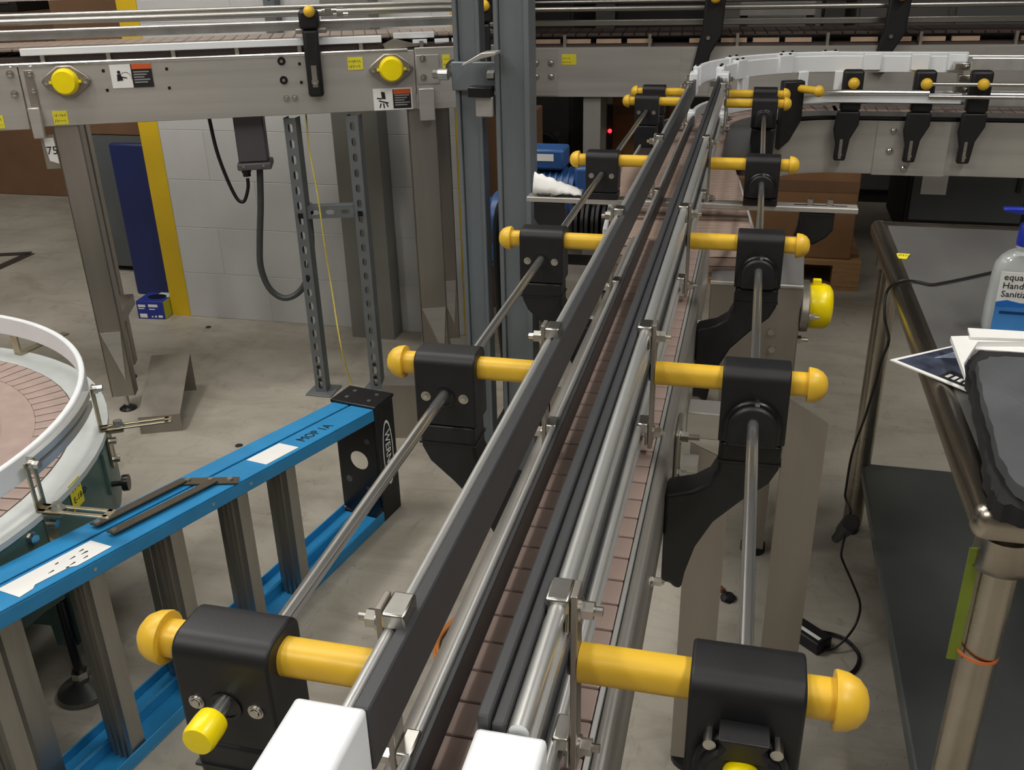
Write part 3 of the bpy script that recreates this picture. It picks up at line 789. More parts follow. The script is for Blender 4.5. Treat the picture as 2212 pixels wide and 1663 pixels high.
MB(BT).box(-1.2, .030, 0, .006, ZB - .006, ZT).build('side_plate', STEEL, lc, bevel=.002)
MB(BT).box(1.222, 1.52, 0, .006, ZB - .002, ZT + .006).build('side_plate', STEEL, lc, bevel=.002)
MB(BT).box(-1.2, 1.52, .34, .346, ZB, ZT).build('side_plate', STEEL, lc, smooth=0)
MB(BT).cyl((-1.2, .003, ZT), (1.2, .003, ZT), .006, 10).build('rolled_top_edge', ROD, lc)
MB(BT).box(-1.2, 1.5, .02, .33, 1.176, 1.19).build('bed', CHAIND, lc, smooth=0)
lk = MB(BT).box(-.9, -.8645, .055, .30, 1.205, 1.214).build('belt_link', mat('worn brown link', (150, 136, 126), .5), lc, bevel=.002, seg=1, smooth=0)
for i in range(1, 63): dup(lk, bd * (.038 * i))
ws = MB(BT).box(.045, 1.122, .010, .028, 1.196, 1.217).build('white_wear_strip', WHITEP, lc, bevel=.002)
MB(BT).box(1.16, 1.29, .035, .05, 1.203, 1.221).build('white_wear_strip', WHITEP, lc, bevel=.002)
for s_ in (1.22, 1.29, 1.345): MB(BT).box(s_, s_ + .045, .02, .035, 1.186, 1.2).build('white_wear_block', WHITEP, lc, smooth=0)
for i in range(7): MB(BT).box(.10 + i * .19, .112 + i * .19, .008, .022, ZT, 1.197).build('strip_post', STEELLEG, lc, smooth=0)
MB(BT).prism([(1.125, .01, 1.19), (1.16, .01, 1.205), (1.24, .01, 1.185), (1.235, .01, 1.181), (1.17, .01, 1.178), (1.13, .01, 1.178)], (0, .02, 0)).build('scraper', STEELLEG, lc, smooth=0)
# rails above the belt
for (u, v, off, r) in ((0, 35, .05, .008), (0, 48, .02, .010)):
    s0, z0 = bp_(u, v, off)
    MB(BT).cyl((-1.2, off, z0), (1.37, off, z0 - .003), r, 14).build('support_rod', RODX, lc)
s0, z0 = bp_(0, 84, .085)
MB(BT).box(-1.2, 1.45, .08, .098, z0 - .006, z0 + .022).cyl((-1.2, .08, z0 + .018), (1.45, .08, z0 + .018), .006, 10).build('steel_guide_rail', RAIL, lc)
s0, z0 = bp_(0, 4, .30)
MB(BT).box(-1.2, .75, .29, .31, z0 - .0, z0 + .035).build('steel_guide_rail', RAIL, lc, bevel=.004)
MB(BT).cyl((-1.2, .30, z0 - .05), (1.4, .30, z0 - .05), .008, 12).build('support_rod', ROD, lc)
# black guide bracket arm
s_ = .905
arm = MB(BT).box(s_ - .024, s_ + .024, -.030, -.006, 1.045, 1.245).build('guide_bracket', BLACK, lc, bevel=.010, seg=3)
MB(BT).box(s_ - .008, s_ + .008, -.0312, -.030, 1.075, 1.14).build('arm_slot', STEELLEG, arm, smooth=0)
MB(BT).lathe([(.011, 0), (.011, .002), (.007, .002), (.007, .008), (0, .009)], (s_, -.0312, 1.092), (0, -1, 0), 12).build('arm_bolt', ZINC, arm)
MB(BT).box(s_ - .030, s_ + .030, -.034, .10, 1.246, 1.30).build('clamp_block', BLACK, arm, bevel=.008, seg=2)
MB(BT).box(s_ - .045, s_ + .05, -.01, .03, 1.232, 1.246).build('clamp_plate', STEELLEG, arm, bevel=.003)
MB(BT).lathe([(.014, 0), (.0175, 0), (.017, .007), (.013, .014), (.007, .018), (0, .0185)], (s_ + .004, -.036, 1.297), (0, -1, 0), 18).build('end_cap', YEL, arm, smooth=50)
for i, (q, z) in enumerate(((.05, 1.295), (.085, 1.283))):
    MB(BT).box(s_ + q, s_ + q + .02, .0, .04, z - .006, z + .006).cyl((s_ + q - .01, .01, z), (s_ + q + .035, .01, z), .005, 8).build('rail_clamp', ZINC, arm)
dup(arm, bd * .535)
# yellow capped bearings
def bearing(s_, z, r=.038):
    fl = MB(BT).prism([(s_ - .072, 0, z), (s_ - .062, 0, z + .016), (s_ - .02, 0, z + .046), (s_ + .02, 0, z + .046), (s_ + .062, 0, z + .016), (s_ + .072, 0, z), (s_ + .062, 0, z - .016), (s_ + .02, 0, z - .046), (s_ - .02, 0, z - .046), (s_ - .062, 0, z - .016)], (0, -.012, 0))
    f_ = fl.build('bearing_flange', STEELLEG, lc, bevel=.004)
    MB(BT).lathe([(r, 0), (r * 1.03, .004), (r * 1.0, .018), (r * .86, .027), (r * .84, .030), (0, .031)], (s_, -.012, z), (0, -1, 0), 26).build('bearing_cap', YELCAP, f_, smooth=40)
    MB(BT).box(s_ - r - .008, s_ - r + .002, -.026, -.016, z - .004, z + .004).box(s_ + r - .002, s_ + r + .008, -.026, -.016, z - .004, z + .004).build('cap_tab', YELCAP, f_, smooth=0)
    for d in (-.056, .056):
        MB(BT).lathe([(.010, 0), (.010, .002), (.007, .002), (.007, .007), (0, .008)], (s_ + d, -.012, z), (0, -1, 0), 10).build('flange_bolt', ZINC, f_)
bearing(*bp_(145, 175)); bearing(*bp_(845, 148))
def bpt(u, v, off=0.0):
    s_, z = bp_(u, v, off); return BT @ Vector((s_, off, z))
def bbolt(u, v, r=.007, off=0.0, name='bolt', L=.008):
    s_, z = bp_(u, v, off)
    return MB(BT).lathe([(r * 1.7, 0), (r * 1.7, .002), (r, .002), (r, L), (r * .5, L + .001), (0, L + .001)], (s_, off, z), (0, -1, 0), 12).build(name, ZINC, lc)
def bplate(u0, v0, u1, v1, off0, off1, m_, name, bev=.002):
    s0, z0 = bp_(u0, v0); s1, z1 = bp_(u1, v1)
    return MB(BT).box(min(s0, s1), max(s0, s1), off0, off1, min(z0, z1), max(z0, z1)).build(name, m_, lc, bevel=bev)
bplate(50, 152, 88, 232, -.003, 0, STEELLEG, 'joint_plate')
for q in ((65, 160), (73, 196)): bbolt(*q, r=.006, off=-.003)
for q in ((22, 160), (32, 203)): bbolt(*q, r=.007)
bplate(898, 119, 950, 180, -.003, 0, STEEL, 'joint_plate')
for q in ((913, 126), (915, 167)): bbolt(*q, r=.006, off=-.003)
bbolt(980, 147, .016, 0, 'bolt', .012)
for q in ((608, 132), (613, 173)):
    s_, z = bp_(*q); MB(BT).lathe([(.0125, 0), (.0125, .002), (.006, .002), (.006, .004), (0, .004)], (s_, 0, z), (0, -1, 0), 14).build('grommet', BLACKG, lc)
    MB(BT).cyl((s_, -.003, z), (s_, -.0055, z), .005, 10).build('screw', ZINC, lc)
for q in ((619, 212), (637, 211)): bbolt(*q, r=.006, L=.006, name='screw')
for q in ((223, 153), (232, 195), (360, 149), (366, 190), (647, 138), (651, 178)):
    s_, z = bp_(*q); MB(BT).box(s_ - .0042, s_ + .0042, -.0006, 0, z - .0045, z + .0045).build('square_hole', BLACKG, lc, smooth=0)
# bright clips at the leg tops
def clip(u0, v0, u1, v1):
    s0, z0 = bp_(u0, v0); s1, z1 = bp_(u1, v1)
    b = MB(BT).prism([(s0, -.02, z0), (s1, -.02, z0), (s1, -.02, z1), (s0, -.02, z1)], (0, .017, 0))
    b.build('leg_clip', STEEL, lc, bevel=.003)
clip(62, 232, 102, 297); clip(903, 190, 940, 258)
# legs
def bleg(s0, s1, off, front=True):
    b = MB(BT); b.box(s0, s1, off, off + .005, .06, ZB); b.box(s0, s0 + .004, off, off + .05, .06, ZB); b.box(s1 - .004, s1, off, off + .05, .06, ZB)
    l = b.build('leg', STEELLEG, lc, smooth=0)
    MB(BT).prism([(s0 + .006, off - .001, .30), (s1 - .006, off - .001, .30), (s1 - .02, off - .001, .12)], (0, -.003, 0)).build('leg_gusset', STEEL, lc, smooth=0)
    sm = (s0 + s1) / 2
    MB(BT).cyl((sm, off + .025, .01), (sm, off + .025, .1), .008, 10).build('foot_stem', ZINC, lc)
    MB(BT).lathe([(.03, 0), (.03, .004), (.02, .01), (.01, .016), (0, .016)], (sm, off + .025, 0), (0, 0, 1), 16).build('levelling_foot', BLACKG, lc)
bleg(.092, .170, .008); bleg(1.188, 1.282, .008); bleg(.040, .115, .29); bleg(1.262, 1.35, .30)
MB(BT).box(.10, .16, .06, .29, .30, .34).build('leg_brace', STEELLEG, lc, smooth=0)
# torn label on the left leg
tl = MB(BT).prism([(-.0, .0865, .0), ], (0, 0, 0)) if False else None
p_ = [bp_(u, v, .006) for u, v in ((40, 300), (60, 305), (76, 353), (52, 345))]
tlo = MB(BT).prism([(a, .005, b) for a, b in ((.058, .955), (.088, .955), (.090, .875), (.064, .885))], (0, -.001, 0)).build('torn_label', PAPER)
tag(tlo, 'torn white paper label with black figures on a conveyor leg', 'label')
text('75', .035, INK, BT @ Vector((.060, .0035, .905)), bd, (0, 0, 1), tlo)
MB(BT).box(.050, .0915, .0055, .0075, .86, .965).build('label_backing', STEELLEG, lc, smooth=0)
# labels and notes on the side plate
def note(u0, v0, u1, v1, label, seed, cut=None):
    s0, z0 = bp_(u0, v0); s1, z1 = bp_(u1, v1)
    o = MB(BT).box(s0, s1, -.0012, -.0003, z1, z0).build('sticky_note', NOTE, smooth=0); tag(o, label, 'note', None)
    scribble(BT @ Vector((s0 + .004, -.0014, z1 + .003)), bd, (0, 0, 1), (s1 - s0) * .9, (z0 - z1) * .8, INK, o, 2, seed)
note(112, 240, 150, 268, 'yellow sticky note below the yellow cap beside the leg clip', 2)
note(-20, 250, 12, 277, 'yellow sticky note at the end of the left conveyor section', 3)
note(750, 124, 785, 150, 'yellow sticky note between the black arm and a yellow cap', 5)
note(955, 118, 972, 147, 'narrow yellow sticky note beside the grey upright posts', 6)
def warn(u0, v0, u1, v1, label, framed):
    s0, z0 = bp_(u0, v0); s1, z1 = bp_(u1, v1)
    o = MB(BT).box(s0, s1, -.0012, -.0003, z1, z0).build('warning_label', PAPER, smooth=0); tag(o, label, 'label')
    sm = s0 + (s1 - s0) * .5; h = z0 - z1
    e = .004 if framed else 0
    MB(BT).box(sm, s1 - e, -.0018, -.0012, z1 + e, z0 - e).build('text_panel', LABELB, o, smooth=0)
    MB(BT).box(sm + .003, s1 - e, -.0024, -.0018, z0 - .22 * h - e, z0 - e).build('header', ORANGE, o, smooth=0)
    tx = MB(BT)
    for i in range(5):
        zz = z0 - h * (.34 + .11 * i); tx.box(sm + .006, sm + (s1 - sm) * (.86 - .13 * ((i * 7) % 3)), -.0023, -.0018, zz - .0018, zz + .0018)
    tx.build('text_lines', GREYPRINT, o, smooth=0)
    pc = MB(BT); cx = (s0 + sm) / 2; cz = (z0 + z1) / 2
    if framed:
        pc.prism([(cx - .006, -.0018, cz + .024), (cx + .006, -.0018, cz + .022), (cx + .008, -.0018, cz), (cx - .004, -.0018, cz + .002)], (0, .0006, 0))
        for q in ((-.014, -.004, .016, -.012), (-.008, -.012, -.012, -.026), (.0, -.012, .002, -.028), (.008, -.010, .014, -.024), (-.02, .004, -.004, .002)):
            a = Vector((cx + q[0], 0, cz + q[1])); b = Vector((cx + q[2], 0, cz + q[3])); n_ = (b - a).normalized().cross(Vector((0, 1, 0))) * .002
            pc.prism([(a + n_).to_tuple()[:1] + (-.0018,) + (a + n_).to_tuple()[2:], (a - n_).to_tuple()[:1] + (-.0018,) + (a - n_).to_tuple()[2:],
                      (b - n_).to_tuple()[:1] + (-.0018,) + (b - n_).to_tuple()[2:], (b + n_).to_tuple()[:1] + (-.0018,) + (b + n_).to_tuple()[2:]], (0, .0006, 0))
    else:
        pc.cyl((cx - .006, -.0018, cz + .012), (cx - .006, -.0012, cz + .012), .005, 10)
        pc.prism([(cx - .012, -.0018, cz + .006), (cx - .002, -.0018, cz + .007), (cx + .004, -.0018, cz - .012), (cx - .014, -.0018, cz - .014)], (0, .0006, 0))
        pc.prism([(cx - .004, -.0018, cz), (cx + .016, -.0018, cz - .004), (cx + .016, -.0018, cz - .007), (cx - .004, -.0018, cz - .004)], (0, .0006, 0))
        for i in range(8):
            a = i * .4 - .2; b = a + .3; r = .018
            pc.prism([(cx + .012 + r * math.cos(a), -.0018, cz - .006 + r * math.sin(a)), (cx + .012 + r * math.cos(b), -.0018, cz - .006 + r * math.sin(b)),
                      (cx + .012 + .92 * r * math.cos(b), -.0018, cz - .006 + .92 * r * math.sin(b)), (cx + .012 + .92 * r * math.cos(a), -.0018, cz - .006 + .92 * r * math.sin(a))], (0, .0006, 0))
    pc.build('pictogram', INK, o, smooth=0)
warn(235, 140, 334, 187, 'warning label with orange header beside square holes on the left conveyor', False)
warn(805, 192, 892, 235, 'framed warning label with a crushed hand figure under a yellow cap', True)

# ------------------------------------------------------------------ slotted struts, box, cables in front of the wall
def slotted(T, w, L, name, parent, dpt=.041, pitch=.0508, sl=.029, sw=.0155, material=STRUT, skip=()):
    """channel along local z, slotted face at local y=0, width along x"""
    b = MB(T); n = int(L / pitch); V = []; th = .0025
    for i in range(n):
        z0 = i * pitch; z1 = z0 + pitch if i < n - 1 else L; zc = z0 + pitch / 2
        outer = [(-w / 2, z0), (w / 2, z0), (w / 2, z1), (-w / 2, z1)]
        if i in skip:
            b.add([(x, 0, z) for x, z in outer], [(0, 1, 2, 3)]); b.add([(x, th, z) for x, z in outer], [(3, 2, 1, 0)]); continue
        r = sw / 2; inner = []
        for a in (180, 225, 270, 315, 360): inner.append((r * math.cos(math.radians(a)), zc - sl / 2 + r + r * math.sin(math.radians(a))))
        for a in (0, 45, 90, 135, 180): inner.append((r * math.cos(math.radians(a)), zc + sl / 2 - r + r * math.sin(math.radians(a))))
        # inner order: BL, B, BR, TR, T, TL
        o4 = outer; P4 = [(x, 0, z) for x, z in o4] + [(x, 0, z) for x, z in inner]
        F4 = [(0, 1, 8, 7, 6, 5, 4), (1, 2, 9, 8), (2, 3, 13, 12, 11, 10, 9), (3, 0, 4, 13)]
        b.add(P4, F4)
        b.add([(x, th, z) for x, z in o4] + [(x, th, z) for x, z in inner], [f_[::-1] for f_ in F4])
        k = len(inner)
        b.add([(x, 0, z) for x, z in inner] + [(x, th, z) for x, z in inner], [(j, (j + 1) % k, (j + 1) % k + k, j + k) for j in range(k)])
    b.box(-w / 2, -w / 2 + th, th, dpt, 0, L); b.box(w / 2 - th, w / 2, th, dpt, 0, L)
    return b.build(name, material, parent, smooth=0, fix=False)
st = thing('strut_frame', 'grey slotted strut frame standing under the left conveyor by the white wall', 'strut frame', (-1.36, 2.88, 0))
S1 = Vector((-1.452, 2.862, .006)); S2 = Vector((-1.262, 2.922, .006))
for S in (S1, S2):
    slotted(Matrix.Translation(S) @ Matrix.Rotation(math.radians(4), 4, 'Z'), .041, .972, 'slotted_strut', st)
    MB().box(S.x - .05, S.x + .05, S.y - .03, S.y + .07, 0, .006).build('base_plate', STRUT, st, bevel=.002)
    for dz in (.055, .105): MB().cyl((S.x, S.y - .004, dz), (S.x, S.y + .002, dz), .007, 8).build('bolt', BLACKG, st)
dS = (S2 - S1).normalized()
TX = Matrix.Translation(S1 + Vector((0, -.006, .64)) + dS * .02) @ Matrix(((dS.x, 0, 0, 0), (dS.y, 0, 0, 0), (0, 0, 1, 0), (0, 0, 0, 1)))
ax = dS; ay = Vector((-dS.y, dS.x, 0))
Mx = Matrix.Identity(4)
for i in range(3): Mx[i][0] = Vector((0, 0, 1))[i]; Mx[i][1] = ay[i]; Mx[i][2] = ax[i]
slotted(Matrix.Translation(S1 + Vector((0, 0, .66)) + dS * .022 + ay * .004) @ Mx, .041, (S2 - S1).length - .044, 'cross_strut', st)
for S in (S1, S2): MB().box(S.x - .008, S.x + .008, S.y - .004, S.y, .65, .667).build('bolt', BLACKG, st, smooth=0)
# short struts on the wall above
for u in (600, 733):
    p = yp(u, 70, 3.498)
    slotted(Matrix.Translation((p.x, 3.455, p.z)), .048, .36, 'slotted_strut', st, dpt=.044, material=STRUT)
MB().box(yp(640, 30, 3.45).x, yp(712, 30, 3.45).x, 3.456, 3.497, 1.06, 1.10).build('cross_strut', STRUT, st, smooth=0)
# grey enclosure
s0, z0 = bp_(497, 250, .06); s1, z1 = bp_(585, 362, .06)
en = thing('junction_box', 'dark grey junction box hanging under the left conveyor with cable glands', 'electrical box', BT @ Vector(((s0 + s1) / 2, .08, z1)))
MB(BT).box(s0 + .006, s1 - .006, .06, .14, z1 + .02, .988).build('enclosure', DARKBOX, en, bevel=.005)
MB(BT).box(s0, s1 + .004, .05, .15, z1 - .004, z1 + .019).build('flange', DARKBOX, en, bevel=.005)
for k_ in (.2, .8): MB(BT).cyl((s0 + (s1 - s0) * k_, .05, z1 + .010), (s0 + (s1 - s0) * k_, .047, z1 + .010), .004, 10).build('screw', ZINC, en)
sg, zg = bp_(533, 375, .09)
MB(BT).lathe([(.016, 0), (.016, .012), (.013, .016), (.013, .026), (0, .026)], (sg, .09, z1 - .004), (0, 0, -1), 14).build('cable_gland', BLACKG, en)
cpts = [bpt(u, v, .09) for u, v in ((535, 385), (536, 405), (530, 430), (522, 436), (510, 426), (490, 385), (468, 325), (452, 256))]
MB().tube(cpts, .006, 8).build('black_lead', CABLE, en)
cpts = [bpt(u, v, .09) for u, v in ((561, 363), (563, 440), (561, 520), (563, 575), (580, 620), (607, 642), (632, 640), (655, 620), (668, 585), (673, 530), (668, 470), (665, 440))]
MB().tube(cpts, .011, 10).build('conduit_loop', CONDUIT, en)
a_, b_ = bpt(667, 462, .09), bpt(664, 440, .09)
MB().cyl(a_, b_, .017, 12).build('conduit_fitting', BLACKG, en)
# yellow cord from above to the coil on the floor
cpts = [bpt(660, 235, .05), bpt(668, 320, .03), bpt(686, 420, .0), bpt(700, 520, -.02), bpt(716, 620, -.03), zp(736, 745, .25), zp(756, 820, .10), zp(770, 862, .03)]
cpts = [BT @ Vector((bp_(655, 180, .05)[0], .05, 1.06))] + cpts if False else cpts
co = MB().tube(cpts, .0028, 8).build('hanging_rope', ROPE); tag(co, 'thin yellow rope hanging from the left conveyor down to the floor', 'rope')
cc = zp(798, 872, .0)
b = MB()
for i in range(4):
    r = .055 - .007 * i; pts = []
    for k_ in range(19):
        a = 2 * math.pi * k_ / 18; pts.append((cc.x + r * 1.25 * math.cos(a), cc.y + r * .5 * math.sin(a) + .006 * i, .004 + .006 * i + .002 * math.sin(3 * a)))
    b.tube(pts, .0038, 7, 2)
o = b.build('rope_coil', ROPE); tag(o, 'coiled yellow rope lying on the floor behind the blue ladder', 'rope')
gp0 = zp(768, 722, 0); gp1 = zp(862, 724, 0)
gpo = MB().box(gp0.x, gp1.x, 3.40, 3.43, 0, 1.6).box(gp1.x - .02, gp1.x, 3.43, 3.498, 0, 1.6).build('grey_sheet_panel', mat('grey sheet metal', (142, 141, 137), .45, .5, .08, 5), smooth=0)
tag(gpo, 'tall grey sheet metal panel standing against the white block wall', 'panel')
# ------------------------------------------------------------------ grey uprights
def upright(u0, u1, y, d, label, vref=300):
    x0 = yp(u0, vref, y).x; x1 = yp(u1, vref, y).x
    t = thing('grey_upright', label, 'post', ((x0 + x1) / 2, y, 0))
    w = x1 - x0; L = .012
    b = MB(); b.box(x0, x0 + L, y, y + d, .008, 4.6); b.box(x1 - L, x1, y, y + d, .008, 4.6); b.box(x0 + L, x1 - L, y + .008, y + d, .008, 4.6)
    b.build('channel', POST, t, bevel=.002)
    MB().box(x0 - .03, x1 + .03, y - .03, y + d + .03, 0, .008).build('base_plate', POST, t, smooth=0)
    return t, x0, x1
up, ux0, ux1 = upright(1072, 1146, 2.38, .075, 'wide grey steel upright post standing beside the blue motor')
MB().box(ux1 - .012, ux1, 2.374, 2.38, .1, 4.5).build('edge_lip', POST, up, smooth=0)
up2, vx0, vx1 = upright(988, 1044, 2.42, .05, 'slimmer grey steel upright post bolted next to the wide one')
zq = yp(1050, 118, 2.38).z
br = MB().prism([(vx1 - .02, 2.372, zq - .016), (vx1 + .03, 2.372, zq + .010), (ux0 + .02, 2.372, zq + .012), (ux0 + .02, 2.372, zq + .004), (vx1 + .03, 2.372, zq - .004), (vx1 - .02, 2.372, zq - .022)], (0, -.05, 0)).build('angle_bracket', STEEL, up, bevel=.002)
MB().box(vx0 - .004, ux0 - .002, 2.405, 2.42, zq - .09, zq - .02).build('clamp_plate', POST, up2, bevel=.003)
MB().cyl((vx0 - .01, 2.40, zq - .05), (vx0 - .035, 2.40, zq - .05), .014, 14).hexa((vx0 - .035, 2.40, zq - .05), (vx0 - .05, 2.40, zq - .05), .011).build('clamp_bolt', ZINC, up2)
MB().box(vx1 - .02, vx1 + .04, 2.36, 2.40, zq - .10, zq - .075).build('strap', BLACKG, up2, bevel=.003)
MB().box(vx1 - .005, vx1 + .04, 2.375, 2.415, zq - .15, zq - .10).build('bright_clip', STEEL, up2, bevel=.003)
MB().hexa((ux0 - .02, 2.39, zq - .05), (ux0 - .002, 2.39, zq - .05), .012).build('clamp_bolt', ZINC, up)
# ------------------------------------------------------------------ blue step ladder lying on its side
LB = Vector((-.925, 2.105, 0)); LU = Vector((-.1795, -.9838, 0)).normalized(); LW = Vector((-.9838, .1795, 0)).normalized()
LT = Matrix.Identity(4)
for i in range(3): LT[i][0] = LU[i]; LT[i][1] = LW[i]; LT[i][2] = Vector((0, 0, 1))[i]; LT[i][3] = LB[i]
lad = thing('step_ladder', 'blue fibreglass step ladder with black top cap lying on its side on the floor', 'ladder', LB + LU * .7)
LEN = 1.75; K = .137
def ztop(a): return .352 + K * max(a, 0)
def chan(b0, b1, up, name):
    """fibreglass C rail: up=True upper rail (open below), else lower rail on the floor (open above)"""
    b = MB(LT); h = .034 if b0 < .05 else .028; w = .004; aa = (-.004, LEN)
    def seg(b_0, b_1, zlo, zhi):
        V = []
        for a in aa:
            z = ztop(a) if up else 0
            V += [(a, b_0, z + zlo), (a, b_1, z + zlo), (a, b_1, z + zhi), (a, b_0, z + zhi)]
        b.add(V, [(0, 1, 2, 3), (7, 6, 5, 4), (0, 4, 5, 1), (1, 5, 6, 2), (2, 6, 7, 3), (3, 7, 4, 0)])
    if up: seg(b0, b1, -w, 0); seg(b0, b0 + w, -h, -w); seg(b1 - w, b1, -h, -w)
    else: seg(b0, b1, .002, .002 + w); seg(b0, b0 + w, w + .002, h); seg(b1 - w, b1, w + .002, h)
    return b.build(name, BLUE, lad, bevel=.002)
nr = chan(.0, .072, True, 'side_rail'); chan(.078, .128, True, 'rear_rail')
chan(-.004, .072, False, 'side_rail'); chan(.078, .132, False, 'rear_rail')
# aluminium steps
for a in (.375, .545, .745, .945, 1.17, 1.45):
    b = MB(LT); zt_ = ztop(a) - .012
    for (x0, x1, y0, y1) in ((a - .003, a, .006, .066), (a - .034, a, .003, .006), (a - .03, a - .003, .064, .067), (a, a + .004, .020, .024), (a, a + .004, .034, .038), (a, a + .004, .048, .052)):
        b.box(x0, x1, y0, y1, .008, zt_)
    b.build('step', ALU, lad, smooth=0)
for a in (.45, .70, 1.05, 1.5):
    b = MB(LT); zt_ = ztop(a) - .005
    b.box(a - .022, a + .022, .095, .098, .008, zt_); b.box(a - .022, a - .019, .098, .118, .008, zt_); b.box(a + .019, a + .022, .098, .118, .008, zt_)
    b.build('rear_brace', ALU, lad, smooth=0)
# black top cap
cap = MB(LT).box(-.095, -.004, -.004, .004, 0, .356).box(-.095, -.004, .004, .135, 0, .012).box(-.095, -.004, .004, .135, .335, .356).build('top_cap', BLACK, lad, bevel=.003, seg=2)
MB(LT).box(-.10, -.002, -.006, .137, .350, .360).build('cap_flange', BLACKG, cap, bevel=.003)
wb = MB(LT); NH = 32; co_ = []; ci_ = []
for i in range(NH):
    a = 2 * math.pi * i / NH; c, s = math.cos(a), math.sin(a)
    k_ = min((.066 if c > 0 else .058) / max(abs(c), 1e-6), (.150 if s > 0 else .173) / max(abs(s), 1e-6))
    co_.append((.062 + k_ * c, .185 + k_ * s)); ci_.append((.062 + .029 * c, .185 + .029 * s))
for x_ in (-.006, -.002): wb.add([(x_, b_, z_) for b_, z_ in co_ + ci_], [(i, (i + 1) % NH, (i + 1) % NH + NH, i + NH) for i in range(NH)])
wb.add([(-.006, b_, z_) for b_, z_ in ci_] + [(-.002, b_, z_) for b_, z_ in ci_], [(i, (i + 1) % NH, (i + 1) % NH + NH, i + NH) for i in range(NH)])
wb.build('cap_web', BLACKG, cap, smooth=30)
for (b_, z_, r) in ((.03, .25, .008), (.10, .12, .010), (.04, .10, .006), (.10, .26, .007)): MB(LT).cyl((-.0019, b_, z_), (-.0010, b_, z_), r, 14).build('tool_socket', GREYPANEL, cap)
ov = MB(LT); N_ = 28
pts_o = [(-.05 + .026 * math.cos(2 * math.pi * i / N_), -.0048, .20 + .10 * math.sin(2 * math.pi * i / N_)) for i in range(N_)]
pts_i = [(-.05 + .022 * math.cos(2 * math.pi * i / N_), -.0048, .20 + .092 * math.sin(2 * math.pi * i / N_)) for i in range(N_)]
ov.add(pts_o + pts_i, [(i, (i + 1) % N_, (i + 1) % N_ + N_, i + N_) for i in range(N_)])
ov.build('logo_outline', PAPER, cap, smooth=0, fix=False)
text('WERNER', .034, PAPER, LT @ Vector((-.039, -.0052, .268)), (0, 0, -1), -LU, cap)
for a, b_ in ((-.03, .03), (-.03, .10), (-.07, .03), (-.07, .10)): MB(LT).cyl((a, b_, .3601), (a, b_, .3625), .006, 12).build('rivet', ZINC, cap)
# spreader bars on the upper rails
zs = lambda a: ztop(a) + .001
def strap(a0, b0, a1, b1, w, lift=0.0):
    d = Vector((a1 - a0, b1 - b0, 0)); n = Vector((-d.y, d.x, 0)).normalized() * w
    b = MB(LT); P = []
    for (a, bb) in ((a0, b0), (a1, b1)):
        P.append((a, bb))
    V = [(a0 - n.x, b0 - n.y, zs(a0) + lift), (a0 + n.x, b0 + n.y, zs(a0) + lift), (a1 + n.x, b1 + n.y, zs(a1) + lift), (a1 - n.x, b1 - n.y, zs(a1) + lift)]
    V += [(x, y, z + .003) for x, y, z in V]
    b.add(V, [(3, 2, 1, 0), (4, 5, 6, 7), (0, 1, 5, 4), (1, 2, 6, 5), (2, 3, 7, 6), (3, 0, 4, 7)]); return b
sp = strap(.535, .000, .60, .105, .013, .003).build('spreader_link', BRONZE, lad, smooth=0)
strap(.565, .040, .845, .045, .010, .006).build('spreader_bar', BRONZE, lad, smooth=0)
strap(.59, .098, .835, .098, .010, .006).build('spreader_bar', BRONZE, lad, smooth=0)
for a, b_ in ((.545, .015), (.565, .05), (.59, .09), (.835, .045), (.825, .098)):
    MB(LT).cyl((a, b_, zs(a) + .006), (a, b_, zs(a) + .011), .006, 12).build('rivet', ZINC, lad)
# stickers on the near upper rail
def sticker(a0, a1, b0, b1, jag=False):
    pts = [(a0, b0), (a1, b0), (a1, b1), (a0, b1)]
    if jag: pts = [(a0, b0 + .004), (a0 + .08, b0 + .002), (a0 + .09, b0 + .010), (a0 + .16, b0 + .012), (a0 + .17, b0 + .004), (a1, b0), (a1, b1 - .002), (a0, b1)]
    V = [(a, b, ztop(a) + .0008) for a, b in pts] + [(a, b, ztop(a) + .0014) for a, b in pts]; n = len(pts)
    return MB(LT).add(V, [list(range(n))[::-1], list(range(n, 2 * n))] + [(i, (i + 1) % n, (i + 1) % n + n, i + n) for i in range(n)]).build('paper_sticker', PAPER, lad, smooth=0)
sticker(.31, .43, .010, .066); s2 = sticker(.875, 1.075, .008, .064, True)
sl = Vector((LU.x, LU.y, K)).normalized()
text('MOP 1A', .036, INK, LT @ Vector((.275, .022, ztop(.275) + .001)), -sl, LW, lad)
for i in range(9):
    a = .90 + random.random() * .15; b_ = .016 + random.random() * .036
    MB(LT).box(a, a + .02 * random.random() + .004, b_, b_ + .0015, ztop(a) + .0014, ztop(a) + .0030).build('sticker_scuff', INK, s2, smooth=0)
for a in (.50, .62, .93): MB(LT).cyl((a, -.0015, ztop(a) - .017), (a, .0, ztop(a) - .017), .004, 8).build('rivet', ZINC, lad)

